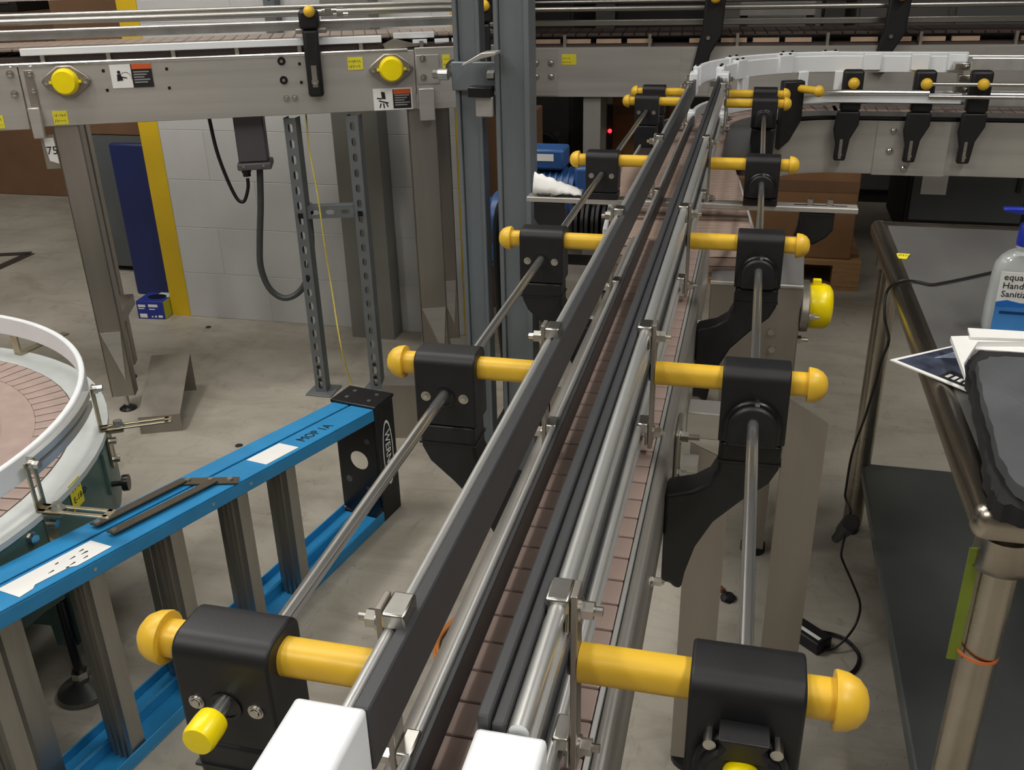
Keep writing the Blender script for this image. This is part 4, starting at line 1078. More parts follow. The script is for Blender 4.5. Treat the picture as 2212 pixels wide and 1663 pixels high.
# ------------------------------------------------------------------ rotary accumulation table
TC = Vector((-1.960, 1.229, 0)); TZ = .52; SR = 1.068; SRM = Matrix.Diagonal((1.068, 1, 1, 1))
rt = thing('rotary_table', 'round grey-green accumulation table with brown slat chain and white guard rail', 'rotary table', (TC.x, TC.y, 0))
def ring(r0, r1, z0, z1, name, m_, a0=0, a1=360, n=72, parent=rt, bevel=0):
    b = MB(); V = []; full = (a1 - a0) >= 360; k = n if full else n + 1
    for i in range(k):
        a = math.radians(a0 + (a1 - a0) * i / n); c, s = math.cos(a), math.sin(a)
        for r, z in ((r0, z0), (r1, z0), (r1, z1), (r0, z1)): V.append((TC.x + SR * r * c, TC.y + SR * r * s, z))
    Fq = []
    for i in range(n):
        i2 = (i + 1) % k
        for j in range(4):
            j2 = (j + 1) % 4; Fq.append((i * 4 + j, i2 * 4 + j, i2 * 4 + j2, i * 4 + j2))
    if not full: Fq += [(0, 1, 2, 3), (n * 4 + 3, n * 4 + 2, n * 4 + 1, n * 4)]
    return b.add(V, Fq).build(name, m_, parent, bevel=bevel, smooth=40)
ring(.611, .676, TZ - .012, TZ, 'deck_rim', DECK)
ring(.655, .672, TZ - .19, TZ - .012, 'skirt', TEAL)
ring(.05, .61, TZ - .02, TZ - .008, 'chain_bed', CHAIND)
ring(.06, .534, TZ - .008, TZ + .0005, 'inner_chain_plate', CHAIN)
ring(.455, .470, TZ + .0005, TZ + .0012, 'chain_joint_ring', BELT)
MB().lathe([(.066, 0), (.066, .012), (.05, .022), (0, .024)], (TC.x, TC.y, TZ - .012), (0, 0, 1), 28).build('hub_cap', TEAL, rt, smooth=40)
# radial slats, outer band
NS = 100; stp = 360 / NS
def slat(a):
    b = MB(); da0 = math.radians(stp * .5 - .19); V = []
    for z in (TZ - .008, TZ + .001):
        for r, q in ((.5345 * SR, 1), (.6085 * SR, 1)):
            for s_ in (-1, 1):
                V.append((TC.x + r * math.cos(a + s_ * da0), TC.y + r * math.sin(a + s_ * da0), z))
    return b.add(V, [(0, 1, 3, 2), (4, 6, 7, 5), (0, 4, 5, 1), (1, 5, 7, 3), (3, 7, 6, 2), (2, 6, 4, 0)]).build('chain_slat', CHAIN, rt, smooth=0)
for i in range(NS):
    a = i * stp
    slat(math.radians(a))
# white guard rail with aluminium backing, from the back round to the front
GZ = TZ + .10
ring(.638, .650, GZ - .038, GZ + .012, 'guard_rail', WHITEP, -62, 150, 60, rt, .003)
ring(.6505, .664, GZ - .034, GZ - .018, 'guard_backing', RAIL, 4.5, 28, 12)
ring(.6505, .664, GZ - .010, GZ + .004, 'guard_backing', RAIL, 4.5, 28, 12)
def rp(deg, r, z): a = math.radians(deg); return Vector((TC.x + r * math.cos(a), TC.y + r * math.sin(a), z))
def table_bracket(deg):
    a = math.radians(deg); T = Matrix.Translation((TC.x, TC.y, 0)) @ Matrix.Rotation(a, 4, 'Z') @ SRM
    b = MB(T); b.box(.664, .668, -.014, -.005, TZ + .004, GZ + .004); b.box(.664, .668, .005, .014, TZ + .004, GZ + .004)
    b.box(.664, .668, -.014, .014, TZ + .004, TZ + .02); b.box(.664, .668, -.014, .014, GZ - .006, GZ + .006)
    b.box(.664, .80, -.014, -.005, TZ + .001, TZ + .005); b.box(.664, .80, .005, .014, TZ + .001, TZ + .005); b.box(.79, .805, -.014, .014, TZ + .001, TZ + .005); b.box(.664, .68, -.014, .014, TZ + .001, TZ + .005)
    o = b.build('rail_bracket', PALEZ, rt, bevel=.001, smooth=0)
    MB(T).cyl((.668, 0, GZ - .002), (.676, 0, GZ - .002), .010, 12).hexa((.676, 0, GZ - .002), (.686, 0, GZ - .002), .008).build('bracket_nut', ZINC, o)
    MB(T).cyl((.70, 0, TZ + .005), (.70, 0, TZ + .008), .012, 12).hexa((.70, 0, TZ + .008), (.70, 0, TZ + .018), .009).build('bracket_nut', ZINC, o)
    MB(T).box(.673, .677, -.014, .014, TZ - .09, TZ - .002).box(.677, .71, -.014, .014, TZ - .006, TZ - .001).build('skirt_hanger', PALEZ, o, smooth=0)
    [MB(T).cyl((.677, 0, TZ - q_), (.69, 0, TZ - q_), .008, 10).build('hanger_bolt', ZINC, o) for q_ in (.03, .075)]
table_bracket(29.5); table_bracket(3.2)
# bracket inside the rail at the back
T = Matrix.Translation((TC.x, TC.y, 0)) @ Matrix.Rotation(math.radians(79), 4, 'Z') @ SRM
MB(T).box(.652, .656, -.012, .012, TZ + .004, GZ).box(.652, .80, -.012, .012, TZ + .001, TZ + .005).build('rail_bracket', PALEZ, rt, smooth=0)
MB(T).hexa((.72, 0, TZ + .005), (.72, 0, TZ + .016), .009).build('bracket_nut', ZINC, rt)
# latch on the skirt
T = Matrix.Translation((TC.x, TC.y, 0)) @ Matrix.Rotation(math.radians(24), 4, 'Z') @ SRM
MB(T).box(.672, .678, -.012, .012, TZ - .12, TZ - .02).build('latch_plate', TEAL, rt, smooth=0)
MB(T).cyl((.678, 0, TZ - .1), (.70, 0, TZ - .1), .006, 10).cyl((.70, 0, TZ - .1), (.712, 0, TZ - .1), .018, 14).build('latch_knob', BLACKG, rt)
# straight teal side box at the front and under-frame
sA = zp(97, 1122, TZ - .016); sB = zp(0, 1178, TZ - .016); sd = (sB - sA); sd.z = 0; sd.normalize(); sn = Vector((-sd.y, sd.x, 0))
if sn.dot(TC - sA) < 0: sn = -sn
SB = Matrix.Identity(4)
for i in range(3): SB[i][0] = sd[i]; SB[i][1] = sn[i]; SB[i][2] = Vector((0, 0, 1))[i]; SB[i][3] = sA[i]
SB[2][3] = 0
MB(SB).box(0, .30, 0, .30, TZ - .20, TZ - .016).build('side_box', TEAL, rt, bevel=.004)
for q in ((60, 1158),):
    r_ = ray(*q); t_ = (sA - Vector((0, 0, CAMH))).dot(sn) / r_.dot(sn); pb_ = r_ * t_ + Vector((0, 0, CAMH))
    MB().cyl(pb_, pb_ - sn * .010, .011, 12).hexa(pb_ - sn * .010, pb_ - sn * .022, .009).build('box_bolt', ZINC, rt)
ft = zp(175, 1510, 0)
lp = [yp(u, v, ft.y + .03) for u, v in ((-40, 1378), (20, 1344), (109, 1352), (124, 1395), (167, 1397), (182, 1382), (163, 1300), (140, 1250), (110, 1205), (-40, 1210))]
MB().prism([(p.x, p.y, min(p.z, TZ - .192)) for p in lp], (0, .05, 0)).build('leg_plate', TEAL, rt, bevel=.003)
MB().cyl((ft.x - .004, ft.y + .02, .03), (ft.x - .004, ft.y + .02, .25), .010, 12).build('leg_stem', BLACKG, rt)
MB().hexa((ft.x - .004, ft.y + .02, .045), (ft.x - .004, ft.y + .02, .062), .018).build('lock_nut', ZINC, rt)
MB().lathe([(.052, 0), (.056, .004), (.054, .014), (.03, .026), (.016, .034), (.016, .044), (0, .044)], (ft.x - .004, ft.y + .02, 0), (0, 0, 1), 28).build('levelling_foot', mat('dark chromed dish', (120, 120, 118), .3, .9), rt, smooth=50)
for q in ((-2.3, .95), (-2.2, 1.5), (-1.75, .65)):
    MB().box(q[0] - .03, q[0] + .03, q[1] - .03, q[1] + .03, .03, TZ - .02).build('leg', TEAL, rt, smooth=0)
    MB().lathe([(.052, 0), (.054, .014), (.03, .03), (0, .03)], (q[0], q[1], 0), (0, 0, 1), 18).build('levelling_foot', BLACKG, rt)
# notes on the skirt
def rnote(deg, z, w, h, label, lines, tilt=0):
    a = math.radians(deg); T = Matrix.Translation((TC.x, TC.y, 0)) @ Matrix.Rotation(a, 4, 'Z') @ Matrix.Translation((.6735 * SR, 0, z)) @ Matrix.Rotation(math.radians(tilt), 4, 'X')
    o = MB(T).box(.0, .001, -w / 2, w / 2, -h / 2, h / 2).build('sticky_note', NOTE, smooth=0); tag(o, label, 'note')
    xd = T.to_3x3() @ Vector((0, 1, 0)); zd = T.to_3x3() @ Vector((0, 0, 1))
    for i, s_ in enumerate(lines): text(s_, h * .32, INK, T @ Vector((.0012, -w * .36, h * (.16 - .42 * i))), xd, zd, o, 'handwriting')
r_ = ray(165, 1066); best = None
for i in range(400, 1400):
    p_ = r_ * (i / 1000 / r_.length * 2.2)
    if math.hypot(p_.x - TC.x, p_.y - TC.y) < .674 * SR: best = p_; break
nc = best + Vector((0, 0, CAMH)); na = math.degrees(math.atan2(nc.y - TC.y, nc.x - TC.x))
rnote(na, nc.z, .044, .058, 'yellow sticky note with handwriting on the round table skirt', ['19-1', 'E-18-D'])
def sbp(u, v):
    r_ = ray(u, v); t_ = (sA - Vector((0, 0, CAMH))).dot(sn) / r_.dot(sn); return r_ * t_ + Vector((0, 0, CAMH))
qn = sbp(14, 1195); qx = (qn - sA).dot(sd)
o = MB(SB).box(qx - .020, qx + .024, -.0012, -.0003, qn.z - .024, qn.z + .024).build('sticky_note', NOTE, smooth=0); tag(o, 'yellow sticky note reading 19-D on the teal side box', 'note')
text('19-D', .018, INK, SB @ Vector((qx + .021, -.0014, qn.z + .004)), -sd, (0, 0, 1), o, 'handwriting')

# sheet metal covers on the floor
def cover(u0, v0, u1, v1, dep, hh, label):
    a = zp(u0, v0, 0); b = zp(u1, v1, 0); d = (b - a).normalized(); n = Vector((-d.y, d.x, 0)); w = (b - a).length
    T = Matrix.Identity(4)
    for i in range(3): T[i][0] = d[i]; T[i][1] = n[i]; T[i][2] = Vector((0, 0, 1))[i]; T[i][3] = a[i]
    t = thing('metal_cover', label, 'cover', a + d * w / 2 + n * dep / 2)
    MB(T).prism([(0, 0, .0), (0, 0, hh[0]), (0, .003, hh[0]), (0, .003, 0)], (w, 0, 0)).build('front_lip', STEELLEG, t, smooth=0)
    MB(T).prism([(0, .0, hh[0] + .0005), (0, dep, hh[1]), (0, dep, hh[1] - .003), (0, .004, hh[0] - .003)], (w, 0, 0)).build('top_sheet', STEELLEG, t, smooth=0)
    MB(T).prism([(0, dep - .003, 0), (0, dep - .003, hh[1] - .004), (0, dep, hh[1] - .004), (0, dep, 0)], (w, 0, 0)).build('back_lip', STEELLEG, t, smooth=0)
cover(305, 938, 395, 930, .33, (.062, .15), 'bent stainless sheet cover standing on the floor beside the left conveyor leg')
cover(834, 946, 922, 946, .10, (.19, .19), 'stainless sheet box on the floor behind the black ladder cap')
# glove box
g = zp(300, 688, 0); d = (zp(358, 690, 0) - g); w = d.length; d.normalize(); n = Vector((-d.y, d.x, 0)); T = Matrix.Identity(4)
for i in range(3): T[i][0] = d[i]; T[i][1] = n[i]; T[i][2] = Vector((0, 0, 1))[i]; T[i][3] = g[i]
gb = thing('glove_box', 'small blue and white glove carton with a dark oval opening on the floor', 'box', g + d * w / 2)
MB(T).box(0, w, 0, .12, 0, .082).build('carton', BOXBLUE, gb, bevel=.002)
MB(T).box(w, w + .0008, .002, .118, .002, .08).build('side_print', BOXYEL, gb, smooth=0)
MB(T).box(.06, w - .002, .06, .118, .082, .0828).build('top_print', DECK, gb, smooth=0)
MB(T).prism([(w * .56 + .042 * math.cos(a * .3142), .062 + .030 * math.sin(a * .3142), .083) for a in range(20)], (0, 0, .0012)).build('opening', BLACKG, gb, smooth=0)
b = MB(T)
for (x0, x1, z0, z1) in ((.008, .042, .055, .066), (.008, .036, .046, .050), (.056, .10, .056, .068), (.058, .085, .044, .048), (.010, .044, .006, .024), (.096, .116, .008, .018), (.064, .072, .008, .014), (.080, .088, .008, .016)): b.box(x0, x1, -.0008, 0, z0, z1)
b.build('front_print', PAPER, gb, smooth=0)
# things behind the opening on the left
bn_ = thing('storage_bin', 'slate grey steel bin with a navy blue front panel in the opening', 'bin', (-2.9, 4.0, 0))
pl = zp(275, 650, 0)
MB().box(-3.16, -2.72, 4.02, 4.7, .03, .68).build('bin_body', GREYPANEL, bn_, smooth=0)
MB().box(-3.14, -2.74, 4.1, 4.6, 0, .03).build('bin_foot', DARKM, bn_, smooth=0)
MB().box(pl.x - .012, -2.47, 3.72, 3.76, .0, .705).build('blue_panel', BLUEPANEL, bn_, bevel=.01)
MB().box(-2.7, -2.55, 3.76, 4.02, .05, .30).build('panel_bracket', GREYPANEL, bn_, smooth=0)
cb = MB().box(-3.18, -2.72, 4.03, 4.7, .681, 1.55).build('cardboard_carton', CARDD, bevel=.006); tag(cb, 'large brown cardboard carton standing on the grey bin', 'box')
MB().box(-3.179, -2.721, 4.0285, 4.03, 1.10, 1.15).build('carton_tape', CARD, cb, smooth=0)
cb2 = MB().box(-6.4, -3.5, 5.4, 6.2, 0, 1.15).build('cardboard_carton', CARDD, bevel=.006); tag(cb2, 'wide brown carton on the floor far behind the opening', 'box')
bk = MB().box(yp(-70, 40, 5.45).x, yp(42, 40, 5.45).x, 5.45, 5.8, 1.1505, 1.46).build('dark_crate', DARKM, bevel=.004); tag(bk, 'dark crate standing on the wide far brown carton', 'crate')
MB().box(yp(-70, 40, 5.45).x + .05, yp(42, 40, 5.45).x - .05, 5.44, 5.45, 1.2, 1.4).build('crate_panel', DARKM2, bk, smooth=0)
# black triangular mark (a floor tape) far left
ftp = MB(); 
for q0, q1 in (((-30, 552), (66, 547)), ((66, 547), (-30, 590))):
    a = zp(*q0, .001); b_ = zp(*q1, .001); n = (b_ - a).normalized().cross(Vector((0, 0, 1))) * .03
    ftp.prism([a - n, a + n, b_ + n, b_ - n], (0, 0, .0012))
o = ftp.build('floor_tape', mat('black floor tape', (52, 46, 40), .7)); tag(o, 'dark floor tape meeting in a pointed corner beside the opening', 'tape')
# ------------------------------------------------------------------ work table on the right
TBZ = .85; TX0, TX1, TY0, TY1 = .290, 1.15, 1.048, 2.355
tb = thing('work_table', 'scuffed stainless work table with rolled edges and a lower shelf', 'table', ((TX0 + TX1) / 2, (TY0 + TY1) / 2, 0))
MB().box(TX0 + .032, TX1, TY0 + .03, TY1 - .02, TBZ - .006, TBZ).build('table_top', TABLE, tb, smooth=0)
def rolled(pa, pb, inward):
    pa = Vector(pa); pb = Vector(pb); inward = Vector(inward)
    prof = [(.036, -.001), (.030, .0), (.022, .004), (.012, .005), (.004, .0), (-.001, -.010), (-.0005, -.026), (.004, -.036), (.010, -.036), (.006, -.02), (.012, -.005), (.03, -.005)]
    b = MB(); d = pb - pa
    b.prism([pa + inward * x + Vector((0, 0, z)) for x, z in prof], d)
    return b.build('rolled_edge', TABLEE, tb, smooth=60)
rolled((TX0, TY0 + .02, TBZ), (TX0, TY1, TBZ), (1, 0, 0))
rolled((TX0 + .02, TY0, TBZ), (TX1, TY0, TBZ), (0, 1, 0))
rolled((TX0 + .01, TY1, TBZ), (TX1, TY1, TBZ), (0, -1, 0))
# rounded corner piece
cb_ = MB(); prof = [(.036, -.001), (.022, .004), (.012, .005), (.004, .0), (-.001, -.010), (-.0005, -.026), (.004, -.036)]; V = []; n = 7
for i in range(n):
    a = math.radians(180 + 90 * i / (n - 1)); c_ = Vector((TX0 + .02, TY0 + .02, TBZ))
    for x, z in prof: V.append(c_ + Vector((math.cos(a), math.sin(a), 0)) * (.02 - x) + Vector((0, 0, z)))
k = len(prof)
cb_.add(V, [(i * k + j, i * k + j + 1, (i + 1) * k + j + 1, (i + 1) * k + j) for i in range(n - 1) for j in range(k - 1)])
cb_.build('rolled_corner', TABLEE, tb, smooth=60, fix=False)
SZ = .215
MB().box(TX0 + .052, TX1 - .03, TY0 + .05, TY1 - .03, SZ - .03, SZ).build('lower_shelf', SHELF, tb, bevel=.006)
for x in (TX0 + .053, TX1 - .08):
    for y in (TY0 + .055, TY1 - .028):
        l = MB().cyl((x, y, .02), (x, y, TBZ - .05), .0245, 24).build('leg', STEELLEG if False else TABLEE, tb, smooth=50)
        MB().lathe([(.033, 0), (.034, .04), (.036, .045), (0, .045)], (x, y, TBZ - .055), (0, 0, -1), 20).build('leg_socket', TABLEE, l, smooth=50)
        MB().lathe([(.018, 0), (.024, .02), (.0, .02)], (x, y, 0), (0, 0, 1), 16).build('leg_foot', DARKM, l, smooth=50)
# lime strip held by a rubber band on the front leg
lx, ly = TX0 + .053, TY0 + .055
gs = MB().box(lx - .040, lx - .026, ly - .012, ly - .0095, .60, .775).build('lime_strip', GREENT, smooth=0); tag(gs, 'lime green strip tucked against the front table leg', 'strip')
ob = MB().sweep(rect(.002, .004), [(lx + .0275 * math.cos(a * .2618) - .004, ly + .0285 * math.sin(a * .2618), .613 - .004 * math.cos(a * .2618)) for a in range(24)], closed=True).build('rubber_band', BANDO)
tag(ob, 'orange rubber band round the front table leg', 'rubber band')
TZp = lambda u, v, dz=0.0: zp(u, v, TBZ + dz)
# sticky note on the table
q = [TZp(1930, 557, .001), TZp(1958, 560, .001), TZp(1966, 549, .004), TZp(1938, 547, .002)]
o = MB().prism(q, (0, 0, .0006)).build('sticky_note', NOTE, smooth=0); tag(o, 'yellow sticky note lying on the stainless table', 'note')
scribble(q[0] + (q[2] - q[0]) * .2 + Vector((0, 0, .0022)), q[1] - q[0], q[3] - q[0], .03, .02, INK, o, 1, 9)
# cable over the table edge, plug, adapter
pts = [TZp(2160, 584, .004), TZp(2090, 600, .004), TZp(2030, 612, .004), TZp(2008, 614, .004), TZp(1975, 607, .004), TZp(1945, 607, .008), xp(1922, 620, .284), xp(1912, 645, .278), xp(1911, 690, .276),
       xp(1920, 735, .276), xp(1905, 775, .276), xp(1893, 820, .276), xp(1878, 870, .276), xp(1867, 905, .276), xp(1850, 950, .276), xp(1838, 990, .276), xp(1829, 1045, .276), xp(1826, 1075, .276), xp(1837, 1100, .276), xp(1834, 1125, .276)]
cbx = thing('power_cord', 'thin black power cord hanging over the table edge to an adapter on the floor', 'cord', zp(1740, 1385, 0))
MB().tube(pts, .0028, 8).build('cord', CABLE, cbx)
pa, pb = xp(1838, 1128, .274), xp(1806, 1163, .270)
MB().cyl(pa, pa + (pb - pa) * .5, .019, 14, .017).cyl(pa + (pb - pa) * .45, pb, .013, 12, .011).build('plug', BLACK, cbx, bevel=.002)
zz = pa.z
pts = [xp(1824, 1160, .272), zp(1817, 1195, zz * .70), zp(1822, 1215, zz * .62), zp(1842, 1260, zz * .46), zp(1858, 1305, zz * .30), zp(1850, 1345, zz * .16), zp(1826, 1380, .03), zp(1795, 1402, .01), zp(1755, 1395, .012)]
MB().tube(pts, .0028, 8).build('cord', CABLE, cbx)
pts = [zp(1765, 1363, .015), zp(1800, 1370, .008), zp(1828, 1382, .012), zp(1850, 1405, .008), zp(1856, 1425, .006), zp(1843, 1450, .005), zp(1810, 1465, .005), zp(1750, 1478, .005), zp(1660, 1490, .005)]
MB().tube(pts, .0042, 8).build('mains_lead', CABLE, cbx)
c0 = zp(1738, 1380, 0); dd = (zp(1765, 1385, 0) - zp(1712, 1350, 0)); dd.normalize(); T = Matrix.Translation(c0) @ Matrix.Rotation(math.atan2(dd.y, dd.x), 4, 'Z')
ad = MB(T).box(-.055, .055, -.025, .025, 0, .032).build('adapter', BLACK, cbx, bevel=.004)
MB(T).box(-.035, .045, -.012, -.002, .032, .0326).build('adapter_label', PAPER, ad, smooth=0)
# hand sanitiser bottle
bc = TZp(2186, 722, 0); bc.y += .02; T = Matrix.Translation(bc) @ Matrix.Rotation(math.radians(-3), 4, 'Z')
sb = thing('sanitizer_bottle', 'clear hand sanitizer bottle with blue pump top and blue and white label', 'bottle', bc)
def bottle_body(sc, z0, z1):
    secs = [(0, .92), (.006, 1.0), (.05, .99), (.10, .955), (.118, .90), (.130, .74), (.138, .50), (.142, .34), (.150, .34)]
    V = []; n = 28; b = MB(T)
    secs = [s_ for s_ in secs if z0 <= s_[0] <= z1]
    for z, s_ in secs:
        for i in range(n):
            a = 2 * math.pi * i / n; c, s = math.cos(a), math.sin(a); kk = (abs(c) ** 3.2 + abs(s) ** 3.2) ** (-1 / 3.2)
            hx = (.046 * s_) * sc; hy = (.030 * (s_ if s_ > .6 else s_ * 1.5)) * sc
            V.append((hx * c * kk, hy * s * kk, z + (.0005 if sc < 1 else 0)))
    m_ = len(secs)
    b.add(V, [(j * n + i, j * n + (i + 1) % n, (j + 1) * n + (i + 1) % n, (j + 1) * n + i) for j in range(m_ - 1) for i in range(n)] + [list(range(n))[::-1], [(m_ - 1) * n + i for i in range(n)]])
    return b
bottle_body(1, 0, .2).build('bottle', GEL, sb, smooth=50)
lab = MB(T); lab.box(-.036, .036, -.0316, -.0306, .060, .112).build('label_white', PAPER, sb, smooth=0)
MB(T).box(-.036, .036, -.0318, -.0306, .010, .0595).build('label_blue', SANBLUE, sb, smooth=0)
MB(T).prism([(-.036, -.0321, .06), (-.02, -.0321, .064), (0, -.0321, .060), (.02, -.0321, .056), (.036, -.0321, .061), (.036, -.0321, .054), (-.036, -.0321, .052)], (0, .0006, 0)).build('label_wave', mat('label deep blue', (40, 110, 200), .4), sb, smooth=0)
xd = T.to_3x3() @ Vector((1, 0, 0))
text('equate', .0155, INK, T @ Vector((-.031, -.0319, .0985)), xd, (0, 0, 1), sb)
text('Hand', .0150, INK, T @ Vector((-.031, -.0319, .0840)), xd, (0, 0, 1), sb)
text('Sanitizer', .0150, INK, T @ Vector((-.031, -.0319, .0695)), xd, (0, 0, 1), sb)
MB(T).box(-.028, .014, -.0325, -.0318, .040, .0445).build('label_bar', mat('label navy', (24, 60, 120), .4), sb, smooth=0)
MB(T).lathe([(.0165, 0), (.0175, .002), (.0165, .034), (.012, .038), (.0065, .040), (.0065, .052), (0, .052)], (0, 0, .150), (0, 0, 1), 24).build('pump_collar', PUMP, sb, smooth=50)
MB(T).prism([(-.046, -.007, .206), (-.046, -.007, .211), (-.02, -.008, .212), (.014, -.008, .213), (.014, -.008, .202), (-.012, -.008, .201)], (0, .015, 0)).build('pump_head', PUMP, sb, bevel=.002)
# papers, magazine, fabric pad
mg = [TZp(1922, 779, .012), TZp(2105, 853, .004), TZp(2190, 790, .004), TZp(2062, 748, .006)]
o = MB().prism(mg, (0, 0, .002)).build('magazine', PAPER, smooth=0); tag(o, 'glossy dark printed magazine sheet sticking out over the table edge', 'magazine')
def mpt(s, t): return mg[0] * (1 - s) * (1 - t) + mg[1] * s * (1 - t) + mg[2] * s * t + mg[3] * (1 - s) * t + Vector((0, 0, .0022))
def mq(s0, s1, t0, t1, m_, name, lift=0.0):
    MB().prism([mpt(s0, t0) + Vector((0, 0, lift)), mpt(s1, t0) + Vector((0, 0, lift)), mpt(s1, t1) + Vector((0, 0, lift)), mpt(s0, t1) + Vector((0, 0, lift))], (0, 0, .0003)).build(name, m_, o, smooth=0)
mq(.05, .97, .05, .95, PHOTO1, 'cover_print')
mq(.55, .96, .05, .30, LABELB, 'cover_band', .0004)
mq(.20, .45, .45, .85, mat('print pale blue', (150, 160, 184), .3, 0, .3, 40), 'cover_picture', .0004)
for i in range(4): mq(.60 + .07 * i, .64 + .07 * i, .10, .20, PAPER, 'cover_lettering', .0009)
bx = thing('paper_box', 'flat white paper carton lying beside the sanitizer bottle', 'box', TZp(2120, 760, .02))
w0 = [TZp(2054, 726, .04), TZp(2086, 812, .04), TZp(2082, 785, .04), TZp(2112, 738, .04), TZp(2300, 738, .04), TZp(2212, 722, .04)]
MB().prism([p + Vector((0, 0, -.008)) for p in w0], (0, 0, .008)).build('lower_sheet', PAPER, bx, smooth=0)
w1 = [TZp(2090, 713, .0405), TZp(2096, 733, .0405), TZp(2250, 738, .0405), TZp(2300, 726, .0405)]
MB().prism(w1, (0, 0, .004)).build('upper_sheet', PAPER, bx, smooth=0)
MB().box(w0[0].x + .03, w0[0].x + .12, w0[0].y - .028, w0[0].y - .004, TBZ + .009, w0[0].z - .008).build('sheet_stack', PAPER, bx, smooth=0)
# quilted fabric pad, folded, ragged edge
outl = [(2098, 772), (2120, 742), (2212, 744), (2480, 775), (2560, 1000), (2480, 1125), (2212, 1108), (2150, 1085), (2140, 1058), (2128, 985), (2112, 900), (2100, 830), (2088, 795)]
def pad(outl, z, th, m_, name, parent, seed, amp):
    rnd = random.Random(seed); P = [TZp(u, v, z) for u, v in outl]; Q = []
    n = len(P)
    for i in range(n):
        a = P[i]; b = P[(i + 1) % n]
        for k_ in range(4):
            t = k_ / 4; Q.append(a.lerp(b, t) + Vector((rnd.uniform(-amp, amp), rnd.uniform(-amp, amp), 0)))
    c = sum(Q, Vector()) / len(Q); rings = [1, .985, .9, .75, .55, .35, .15]; V = []; N = len(Q)
    hs = [-th, 0, .08 * th, .08 * th, .08 * th, .08 * th, .08 * th]
    for r, h in zip(rings, hs):
        for q_ in Q: V.append(c + (q_ - c) * r + Vector((0, 0, h + rnd.uniform(-.07, .07) * min(th, .015) * (0 if h < 0 else 1))))
    V.append(c + Vector((0, 0, .1 * th)))
    F_ = [(j * N + i, j * N + (i + 1) % N, (j + 1) * N + (i + 1) % N, (j + 1) * N + i) for j in range(len(rings) - 1) for i in range(N)]
    F_ += [((len(rings) - 1) * N + i, (len(rings) - 1) * N + (i + 1) % N, len(V) - 1) for i in range(N)] + [list(range(N))[::-1]]
    return MB().add(V, F_).build(name, m_, parent, smooth=60)
pd = thing('fabric_pad', 'folded charcoal fabric pad with ragged black edges on the table', 'pad', TZp(2200, 950, .0))
pad(outl, .029, .022, FOAMD, 'lower_layer', pd, 3, .003)
pad([(2112, 782), (2135, 768), (2212, 770), (2470, 800), (2540, 990), (2460, 1090), (2230, 1075), (2190, 1040), (2160, 985), (2135, 900), (2118, 830)], .046, .014, FOAM, 'upper_layer', pd, 8, .002)
# ------------------------------------------------------------------ small things on the floor
def blob(u, v, r, m_, name, label, cat, h=.5):
    p = zp(u, v, 0); rnd = random.Random(int(u)); b = MB(); n = 9
    prof = [(r * .9, 0), (r, r * h * .4), (r * .7, r * h * .9), (0, r * h)]
    b.lathe(prof, p, (0, 0, 1), n); b.v = [q + Vector((rnd.uniform(-.2, .2) * r, rnd.uniform(-.2, .2) * r, 0)) for q in b.v]
    o = b.build(name, m_); tag(o, label, cat); return o
blob(1864, 913, .014, PAPER, 'plastic_bit', 'small white plastic bit on the floor near the table leg', 'litter', 1.0)
blob(1572, 1294, .020, BLACK, 'rubber_bit', 'black rubber bit on the floor under the right rod', 'litter', .8)
blob(1556, 1275, .012, COPPER, 'copper_stub', 'brown metal stub beside the black rubber bit', 'litter', .9)
blob(1632, 1193, .016, BLACK, 'rubber_bit', 'dark bent scrap on the floor behind the right rod', 'litter', .6)
blob(450, 707, .012, DARKM, 'wood_chip', 'dark chip on the floor in front of the white wall', 'litter', .4)
blob(516, 963, .012, DARKM, 'wood_chip', 'dark chip on the floor above the blue ladder', 'litter', .4)
oc = MB().tube([zp(u, v, .005) for u, v in ((1040, 1296), (1010, 1316), (985, 1334), (957, 1362), (940, 1398), (945, 1428), (962, 1452), (990, 1475))], .005, 8)
oc.tube([zp(u, v, .006) for u, v in ((1005, 1322), (978, 1344), (953, 1372), (945, 1400), (955, 1425), (975, 1440))], .005, 8)
tag(oc.build('orange_cable', ORCORD), 'orange cable looped on the floor under the left guide rail', 'cable')
# ------------------------------------------------------------------ carton on a pallet under the curve
pt = thing('pallet', 'worn wooden pallet on the floor under the conveyors', 'pallet', (.15, 4.72, 0))
PX0, PX1, PY0, PY1 = -.25, .515, 4.34, 5.1
for y in (PY0, (PY0 + PY1) / 2 - .045, PY1 - .09):
    MB().box(PX0, PX1, y, y + .09, .0, .018).build('bottom_board', WOOD, pt, smooth=0)
for x in (PX0, (PX0 + PX1) / 2 - .05, PX1 - .12):
    for y in (PY0, (PY0 + PY1) / 2 - .045, PY1 - .09):
        MB().box(x, x + .12, y, y + .09, .018, .10).build('block', WOOD, pt, bevel=.003)
for x in (PX0, (PX0 + PX1) / 2 - .05, PX1 - .12): MB().box(x, x + .12, PY0, PY1, .10, .118).build('stringer_board', WOOD, pt, smooth=0)
for i in range(6): MB().box(PX0, PX1, PY0 + i * .134, PY0 + i * .134 + .09, .118, .136).build('deck_board', WOOD, pt, smooth=0)
o = MB().box(-.22, .47, 4.38, 5.05, .1365, .80).build('cardboard_carton', CARD, bevel=.005); tag(o, 'brown cardboard carton standing on the wooden pallet', 'box')
MB().box(-.22, .47, 4.3785, 4.38, .44, .49).build('carton_tape', CARDD, o, smooth=0)
o = MB().box(yp(1322, 260, 4.75).x, yp(1450, 260, 4.75).x - .02, 4.75, 5.3, 0, .93).build('cardboard_carton', CARD, bevel=.005); tag(o, 'tall brown carton behind the far conveyor leg with the red light beside it', 'box')
